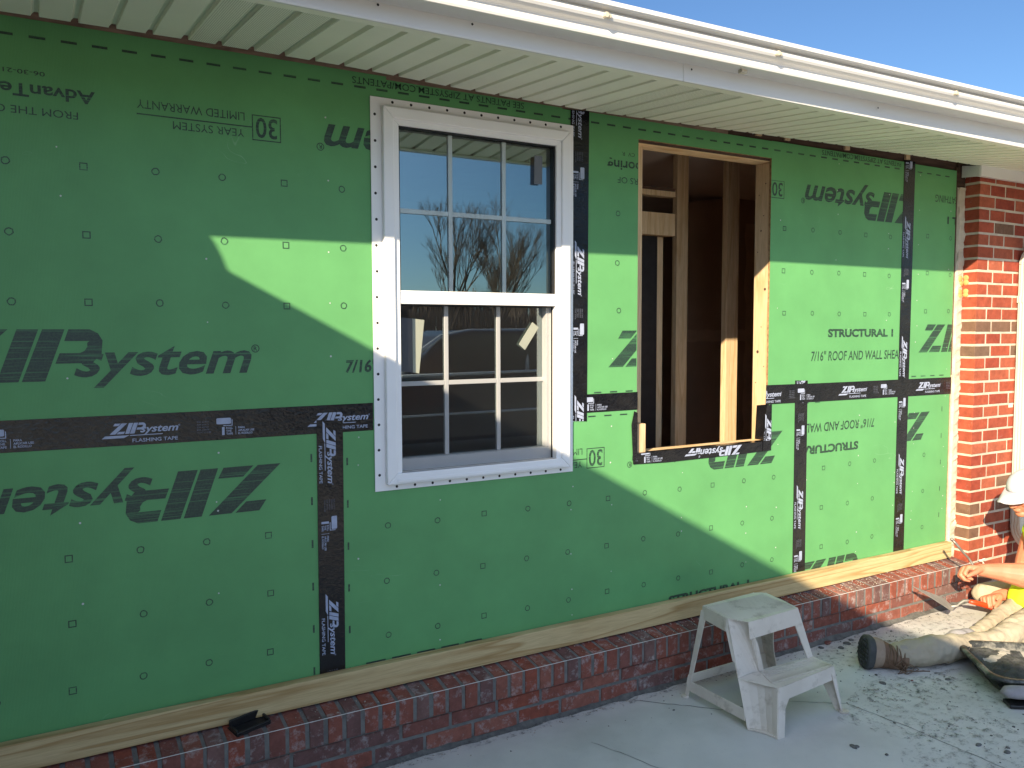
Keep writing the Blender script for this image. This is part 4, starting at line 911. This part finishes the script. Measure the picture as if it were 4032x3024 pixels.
b = MB(); b.obox(o_+W2*.03-U2*.006-Vector((0, 0, .0125)), W2*.32, U2*.07, (0, 0, .016)); b.build('pad', 'black_plastic', fl_, bev=.004)

# ------------------------------------------------------------------ the mason
man = thing('person', 'mason in white cap and yellow vest sitting low, holding a jointer and a trowel', 'person', (4.3, -.5, GZ))
def limb(b, pts):
    P = [Vector(p) for p, r in pts]; Rr = [r for p, r in pts]; path, rad = [], []
    for i in range(len(P)-1):
        for k in range(6):
            t = k/6; path.append(P[i].lerp(P[i+1], t)); rad.append(Rr[i]+(Rr[i+1]-Rr[i])*t)
    path.append(P[-1]); rad.append(Rr[-1]); b.tube(path, rad, 12)
    for p, r in zip(P, Rr): b.ball(p, r, u=12, w=8)
def hand(b, wr, d, nrm, flip=1, curl=(55, 70, 45), spread=0, thumb=(40, 30), sc_=1.0):
    wr, d, nrm = Vector(wr), Vector(d).normalized(), Vector(nrm); nrm = (nrm-d*nrm.dot(d)).normalized(); s = d.cross(nrm)*flip
    for k, x in enumerate((-.030, -.010, .011, .031)):
        limb(b, [(wr+s*x*.6+d*.008, .0175*sc_), (wr+s*x+d*(.082-.008*abs(k-1.5)), .0135*sc_)])
        q = wr+s*x*1.06+d*(.090-.008*abs(k-1.5)+(.004 if k in (1, 2) else 0)); a = 0; L = (.042, .027, .021); f = (.92, 1.05, 1.0, .82)[k]; pts = [(q, .0098*sc_)]
        for j in range(3):
            a += R(curl[j]+(k-1.5)*3); dd = d*math.cos(a)-nrm*math.sin(a); q = q+dd*L[j]*f; pts.append((q, (.0092, .0084, .0072)[j]*sc_*(.9 if k == 3 else 1)))
        limb(b, pts)
    q = wr+s*(-.030)+d*.022-nrm*.006; pts = [(q, .0165)]
    for L, an, r in ((.042, thumb[0], .012), (.032, thumb[1], .0105), (.024, thumb[1]*.4, .0085)):
        dd = (d*math.cos(R(an))-s*math.sin(R(an))-nrm*.55).normalized(); q = q+dd*L; pts.append((q, r))
    limb(b, pts)
b = MB()
H = Vector((4.450, -.452, .662))
fw = Vector((-.86, .22, -.36)).normalized(); si = fw.cross(Vector((0, 0, 1))).normalized(); upv = si.cross(fw).normalized()
HM = Matrix((si, fw, upv)).transposed()
def hp(x, y, z): return H+si*x+fw*y+upv*z
b.ball(hp(0, -.012, .022), (.075, .094, .084), u=20, w=14, M3=HM)           # skull
b.ball(hp(0, .028, -.035), (.060, .066, .078), u=18, w=12, M3=HM)            # face and jaw
b.ball(hp(0, .070, -.094), (.030, .024, .020), M3=HM)                        # chin
for sx_ in (-1, 1):
    b.ball(hp(.038*sx_, .064, -.030), (.024, .022, .022), M3=HM)             # cheek
    b.ball(hp(.079*sx_, -.008, -.015), (.010, .022, .034), M3=HM)            # ear
    b.ball(hp(.030*sx_, .078, .018), (.026, .014, .010), M3=HM)              # brow
limb(b, [(hp(0, .088, .008), .010), (hp(0, .104, -.022), .0135), (hp(0, .110, -.034), .014)])   # nose
b.ball(hp(.012, .100, -.038), (.009, .010, .008), M3=HM); b.ball(hp(-.012, .100, -.038), (.009, .010, .008), M3=HM)
b.ball(hp(0, .088, -.064), (.024, .014, .006), M3=HM); b.ball(hp(0, .086, -.073), (.021, .013, .007), M3=HM)   # lips
limb(b, [(hp(0, -.03, -.06), .058), ((4.54, -.52, .52), .060), ((4.60, -.54, .47), .066)])      # neck
limb(b, [((4.60, -.52, .43), .12), ((4.62, -.57, .28), .125), ((4.60, -.62, .12), .12)])        # trunk
limb(b, [((4.60, -.68, .42), .062), ((4.50, -.635, .30), .052), ((4.43, -.55, .235), .060), ((4.37, -.49, .238), .064), ((4.29, -.42, .250), .046), ((4.215, -.368, .258), .032)])
hand(b, (4.215, -.368, .258), (-.75, .55, .06), (.30, .35, .88), flip=1, curl=(62, 72, 40), thumb=(35, 20), sc_=1.12)
limb(b, [((4.66, -.40, .42), .060), ((4.64, -.36, .24), .048), ((4.60, -.37, .115), .045), ((4.50, -.352, .080), .036), ((4.425, -.335, .076), .028)])
hand(b, (4.425, -.335, .076), (-.96, .06, .02), (.05, .35, .94), flip=1, curl=(78, 82, 40), thumb=(20, 5))
body = b.build('body', 'skin', man); remesh(body, .0036, 4, .5)
b = MB()                                           # cap: dome and brim
n, mrow = 22, 9; rr = []
for a in range(mrow+1):
    th = R(8+86*a/mrow) if a else R(2)
    rr.append([tuple(hp(.0815*math.sin(th)*math.cos(2*math.pi*i/n), -.012+.101*math.sin(th)*math.sin(2*math.pi*i/n), .034+.080*math.cos(th))) for i in range(n)])
for A_, B_ in zip(rr, rr[1:]): b.strip(A_+[A_[0]], B_+[B_[0]])
b.face(rr[0])
cap_ = b.build('cap', 'cap', man, smooth=True, weld=True); s = cap_.modifiers.new('cloth', 'SOLIDIFY'); s.thickness = .003
b = MB(); A_, B_ = [], []
for i in range(15):
    an = R(20+140*i/14); cx_, sy_ = math.cos(an), math.sin(an)
    A_.append(tuple(hp(.084*cx_, -.012+.103*sy_, .034))); B_.append(tuple(hp(.082*cx_, .012+.160*sy_, .016-.028*abs(cx_))))
b.strip(A_, B_); br = b.build('brim', 'cap', cap_, smooth=True); s = br.modifiers.new('board', 'SOLIDIFY'); s.thickness = .004
b = MB()
for k in range(70):
    a = R(random.uniform(185, 355)); z = random.uniform(-.035, .030); x = .079*math.cos(a); y = -.012+.099*math.sin(a)
    b.ball(hp(x, y, z), (.010, .012, .013), u=6, w=4, M3=HM)
for sx_ in (-1, 1):
    for k in range(14): b.ball(hp(.077*sx_, .005+random.uniform(-.02, .02), random.uniform(-.02, .030)), (.006, .010, .013), u=6, w=4, M3=HM)
b.build('hair', 'hair', man, smooth=True)
b = MB()
for sx_ in (-1, 1):
    b.ball(hp(.033*sx_, .094, .000), (.027, .006, .019), u=14, w=8, M3=HM)
    b.tube([hp(.058*sx_, .086, .005), hp(.080*sx_, .03, .008), hp(.083*sx_, -.02, .004)], .0028, 6)
b.tube([hp(-.012, .100, .004), hp(0, .108, .006), hp(.012, .100, .004)], .0028, 6); b.build('glasses', 'lens', man, smooth=True)
b = MB(); limb(b, [((4.60, -.52, .44), .135), ((4.605, -.56, .30), .150), ((4.575, -.59, .14), .158), ((4.56, -.60, .06), .150)]); limb(b, [((4.56, -.62, .42), .085), ((4.62, -.44, .42), .085)]); limb(b, [((4.53, -.65, .36), .075), ((4.60, -.66, .42), .08)])
limb(b, [((4.475, -.455, .075), .085), ((4.52, -.48, .18), .09)])
vest = b.build('vest', 'vest', man); remesh(vest, .012, 4, .5, (.09, .022))
b = MB(); limb(b, [((4.55, -.62, .075), .115), ((4.28, -.60, .040), .078), ((3.95, -.605, .012), .055), ((3.76, -.578, .016), .055), ((3.63, -.572, .030), .064), ((3.50, -.548, .034), .067), ((3.395, -.507, .024), .057), ((3.365, -.492, .022), .058)])
limb(b, [((3.93, -.490, -.002), .036), ((4.10, -.47, .004), .043), ((4.28, -.44, .014), .050), ((4.42, -.43, .030), .060), ((4.62, -.52, .07), .11)]); limb(b, [((4.44, -.25, .065), .055), ((4.66, -.42, .07), .10)])
tro = b.build('trousers', 'khaki', man); remesh(tro, .0085, 3, .5, (.05, .021))
b = MB(); b.ball((3.800, -.505, .012), (.075, .050, .050), u=18, w=12); b.ball((3.875, -.50, .006), (.075, .046, .044), u=18, w=12); kp = b.build('boot', 'padgrey', man); remesh(kp, .006, 4, .5, (.03, .006)); part_label(kp, 'grey mortar smeared boot tip resting on the slab')
# boot lying on its side, tread towards the left
boot = bpy.data.objects.new('boot', None); C.objects.link(boot); boot.location = (3.27, -.45, GZ); boot.parent = man; boot.matrix_parent_inverse = Matrix.Translation(-Vector(man.location))
ax = Vector((.80, -.50, -.10)).normalized(); s1 = ax.cross(Vector((0, 0, 1))).normalized(); s2 = s1.cross(ax).normalized(); B0 = Vector((3.226, -.416, .040))
def oval(c_, ru, rv, n=20, off=0, pw=1): return [tuple(c_+s1*ru*(abs(math.cos(a))**pw*(1 if math.cos(a) > 0 else -1))+s2*rv*(abs(math.sin(a))**pw*(1 if math.sin(a) > 0 else -1))) for a in [2*math.pi*i/n+off for i in range(n)]]
def loft(b, rings, mi=0, c0=True, c1=True):
    for A_, B_ in zip(rings, rings[1:]): b.strip(A_+[A_[0]], B_+[B_[0]], mi)
    if c0: b.face(rings[0], mi)
    if c1: b.face(rings[-1], mi)
b = MB(); loft(b, [oval(B0-ax*.004, .060, .068, pw=.8), oval(B0+ax*.003, .066, .074, pw=.8), oval(B0+ax*.024, .067, .075, pw=.8), oval(B0+ax*.030, .063, .071, pw=.8)])
for j in range(-3, 4):
    for k in range(-2, 3):
        if abs(j)/3.6+abs(k)/3.2 < 1.1: b.obox(B0-ax*.0105+s2*(j*.0195-.007)+s1*(k*.0225-.0085), s1*.017, s2*.0135, ax*.009)
b.build('sole', 'rubber', boot, bev=.003)
b = MB(); loft(b, [oval(B0+ax*.0302, .059, .067), oval(B0+ax*.052, .0605, .069), oval(B0+ax*.074, .056, .064)]); b.build('toe_cap', 'toecap', boot, smooth=True)
b = MB(); loft(b, [oval(B0+ax*.0745+s2*-.001, .056, .064), oval(B0+ax*.10-s2*.006, .054, .058), oval(B0+ax*.13-s2*.012, .053, .052), oval(B0+ax*.165-s2*.014, .054, .050), oval(B0+ax*.185-s2*.014, .051, .048)]); b.build('upper', 'leather', boot, smooth=True)
b = MB()
for i in range(6):
    t = .082+.016*i; c_ = B0+ax*t-s2*(.004+.0018*i)
    b.tube([c_+s1*(.055*math.cos(R(q)))+s2*(.058*math.sin(R(q)))+ax*(.008 if i % 2 else -.006)*(q-25)/60 for q in range(-20, 80, 12)], .0032, 6)
for q in ((-.4, .05), (.2, .07), (.7, -.04)):
    c_ = B0+ax*.15+s1*.060; b.tube([c_, c_+s1*.012-s2*.03+ax*q[1], c_+s1*.012-s2*.062+ax*q[0]*.05, c_+s1*.006-s2*.02+ax*q[1]*.3], .0026, 6)
b.tube([B0+ax*.15+s1*.055-s2*.05, Vector((3.375, -.565, GZ+.004)), Vector((3.42, -.585, GZ+.003)), Vector((3.44, -.600, GZ+.003))], .0026, 6)
b.build('laces', 'lace', boot, smooth=True)
# tools
jt = MB(); J = [(4.106, -.272, .412), (4.118, -.286, .392), (4.135, -.300, .365), (4.155, -.312, .338), (4.172, -.322, .318), (4.19, -.335, .285), (4.175, -.345, .245)]
jt.tube(J, [.0075, .0075, .0065, .0055, .0055, .006, .006], 8); jt.ball(J[0], (.009, .009, .010)); tag(jt.build('jointer', 'iron', smooth=True), 'thin bent steel brick jointer held up in the raised hand', 'jointer')
tw = thing('trowel', 'pointed brick trowel with a red handle held low over the slab', 'trowel', (4.1, -.27, .03))
b = MB(); tip = (3.856, -.225, .190); upc = (4.150, -.205, .076); hl = (4.156, -.266, .036); lwc = (4.082, -.298, .042)
b.prism([tip, upc, hl, lwc], (.0006, -.0011, .0012)); b.build('blade', 'steel', tw, bev=.0005)
b = MB(); b.tube([(4.140, -.258, .045), (4.172, -.270, .046), (4.190, -.276, .060), (4.205, -.285, .072), (4.235, -.296, .072)], [.007, .006, .0055, .0055, .006], 8); b.build('shank', 'steel', tw, smooth=True)
b = MB(); b.tube([(4.232, -.300, .069), (4.26, -.312, .062), (4.30, -.330, .050), (4.345, -.350, .034), (4.362, -.358, .028)], [.010, .0135, .0145, .0155, .0135], 12); b.ball((4.362, -.358, .028), .0133); b.build('handle', 'red', tw, smooth=True)

# ------------------------------------------------------------------ crumbs, chips
def clod(b, c_, r, fl=.6):
    i0 = len(b.v); b.ball(c_, (r*random.uniform(.7, 1.3), r*random.uniform(.7, 1.3), r*fl), u=7, w=5)
    for i in range(i0, len(b.v)):
        q = Vector(b.v[i]); k = 1+.45*noise.noise(q*(.7/r)); d = q-Vector(c_); b.v[i] = tuple(Vector(c_)+d*k)
b = MB()
for k in range(330):
    x = random.gauss(3.25, .55); y = -.15-abs(random.gauss(0, .16)) if random.random() < .45 else random.uniform(-1.35, -.2)
    if y < -.5 and x < 2.75 and random.random() < .8: continue
    if 2.3 < x < 2.8 and -.7 < y < -.2: continue
    clod(b, (x, y, GZ+.001), random.choice((.0014, .0018, .002, .0025, .003, .0045)) * random.uniform(.7, 1.3), .5)
for x, y, r in ((3.15, -.57, .014), (3.20, -.50, .008), (3.43, -.69, .011), (3.40, -.19, .017), (3.46, -.17, .014), (3.33, -.21, .015), (3.25, -.16, .014), (2.566, -.869, .013), (2.58, -.875, .009), (2.62, -.969, .008), (2.977, -1.095, .012), (3.015, -1.178, .013), (3.05, -1.16, .008), (3.5, -.2, .012), (3.58, -.18, .010)): clod(b, (x, y, GZ+.002), r, .45)
tag(b.build('mortar_crumbs', 'crumb', smooth=True), 'dark mortar crumbs scattered over the slab', 'crumbs', kind='stuff')
b = MB()
for k in range(420):
    x = min(4.45, max(1.2, random.gauss(3.2, .6))) if random.random() < .8 else random.uniform(.7, 4.4); y = random.uniform(-.122, -.044)
    clod(b, (x, y, .2085+(y+.038)*.14+.0006), random.choice((.0014, .002, .0024, .003)), .7)
for k in range(160):
    x = random.uniform(.9, 3.2); clod(b, (x, -.13-abs(random.gauss(0, .03)), GZ+.001), random.choice((.0018, .0025, .0035)), .6)
tag(b.build('mortar_grit', 'dry_lit_mortar', smooth=True), 'pale grit lying on the ledge and at its foot', 'grit', kind='stuff')
for x, y, r, a, lab in ((3.318, -.142, .024, .3, 'small red brick chip lying at the ledge foot behind the stool'), (3.655, -.36, .016, 1.2, 'tiny brick chip on the slab behind the lying boot'), (3.28, -.62, .009, 2.0, 'crumb of red brick on the slab below the trouser leg')):
    b = MB(); n = 7; P = [(x+r*math.cos(2*math.pi*i/n+a)*random.uniform(.6, 1.2), y+r*.6*math.sin(2*math.pi*i/n+a)*random.uniform(.7, 1.2), GZ+.001) for i in range(n)]
    b.prism(P, (.002, .001, r*.42)); tag(b.build('brick_chip', 'ledge_brick', bev=.002), lab, 'brick chip', 'brick chips on the slab')

# ------------------------------------------------------------------ what the panes mirror: parked car, bare trees, far wood
car = thing('parked_car', 'dark parked car with silver window trim standing behind the viewer', 'car', (5.1, -6.9, GZ))
def side(pts, y0, y1, mat_, name, bev=.03, par=car):
    b = MB(); b.prism([(x, y0, z) for x, z in pts], (0, y1-y0, 0)); return b.build(name, mat_, par, bev=bev)
side([(2.3, .16), (2.25, .70), (2.6, .90), (7.9, 1.0), (8.0, .6), (7.95, .16)], -7.8, -6.1, 'carpaint', 'car_body', .06)
side([(3.75, .96), (4.35, 1.45), (4.7, 1.52), (7.0, 1.51), (7.75, 1.01)], -7.65, -6.25, 'lens', 'window_band', .05)
b = MB(); b.tube([(3.70, -6.22, .97), (4.02, -6.26, 1.27), (4.32, -6.33, 1.44), (4.7, -6.36, 1.505), (5.8, -6.36, 1.515), (7.0, -6.36, 1.50), (7.72, -6.26, 1.03)], .032, 8); b.tube([(3.70, -6.08, .985), (7.72, -6.08, 1.02)], .02, 6); b.tube([(5.5, -6.23, .99), (5.55, -6.34, 1.50)], .03, 6); b.tube([(2.35, -6.08, .50), (7.9, -6.08, .52)], .018, 6); b.build('window_trim', 'chrome', car, smooth=True)
for x in (3.25, 6.9):
    for y in (-7.8, -6.25):
        b = MB(); b.tube([(x, y, .30), (x, y+.2, .30)], .335, 24); wh = b.build('wheel', 'tyre', car, bev=.03)
        b = MB(); b.tube([(x, y-.005, .30), (x, y+.205, .30)], .19, 16); b.build('rim', 'black_plastic', wh, bev=.01)
random.seed(21)
def bare_tree(x, y, h, lab, sp=1.0):
    t = thing('bare_tree', lab, 'tree', (x, y, GZ), 'bare winter trees beyond the lawn')
    tr_ = MB(); cr_ = MB()
    def grow(p, d, L, r, lev):
        n = 3; pts = [p]; q = p; dd = d
        for i in range(n):
            dd = (dd+Vector((random.gauss(0, .10), random.gauss(0, .10), random.gauss(.04, .06)))).normalized(); q = q+dd*L/n; pts.append(q)
        (tr_ if lev == 0 else cr_).tube(pts, [r, r*.85, r*.7, r*.55], 5 if lev < 2 else 3, cap=False)
        if lev >= 6: return
        for k in range(random.choice((2, 3, 3)) if lev else 5):
            i = random.choice((1, 2, 3)) if lev else min(3, 1+k//2); a = random.uniform(0, 6.28); s = random.uniform(.25, .55)*sp
            nd = (dd+Vector((math.cos(a)*s, math.sin(a)*s, random.uniform(.0, .35)))).normalized()
            grow(pts[i], nd, L*random.uniform(.55, .78), max(r*.5, .006), lev+1)
        grow(q, dd, L*.62, r*.55, lev+1)
    grow(Vector((x, y, GZ-.05)), Vector((random.gauss(0, .05), random.gauss(0, .05), 1)).normalized(), h*.36, h*.016, 0)
    tr_.build('trunk', 'bark', t, smooth=True); cr_.build('crown', 'twigs', t, smooth=True)
for x, y, h, lab in ((24, -47, 11.5, 'tall bare tree mirrored in the middle of the upper sash'), (29, -50, 12.0, 'tall slender bare tree mirrored beside the grid bar'), (37, -51, 14, 'largest bare tree mirrored in the right upper pane'), (41, -47, 12.5, 'spreading bare tree mirrored at the right pane edge'), (33, -56, 10.5, 'thin bare tree mirrored between two taller ones'), (46, -53, 13, 'bare tree standing farthest right beyond the lawn')):
    bare_tree(x, y, h, lab)
b = MB()
for k in range(5200):
    x = random.uniform(-10, 75); y = -58-random.uniform(0, 9); hh = (3.0+2.4*noise.noise(Vector((x*.12, 1, 0)))+1.0*noise.noise(Vector((x*.5, 4, 0))))*random.uniform(.5, 1.15)+1.2; z = random.uniform(0, .5)*hh
    a = random.uniform(-.35, .35); wd = random.uniform(.02, .07)
    b.face([(x-wd, y, GZ+z*.6), (x+wd, y, GZ+z*.6), (x+a*hh*.5+wd*.3, y+random.uniform(-.4, .4), GZ+hh), (x+a*hh*.5-wd*.3, y+random.uniform(-.4, .4), GZ+hh)])
tag(b.build('far_wood', 'twigs'), 'brown leafless wood beyond the lawn', 'wood', kind='stuff')
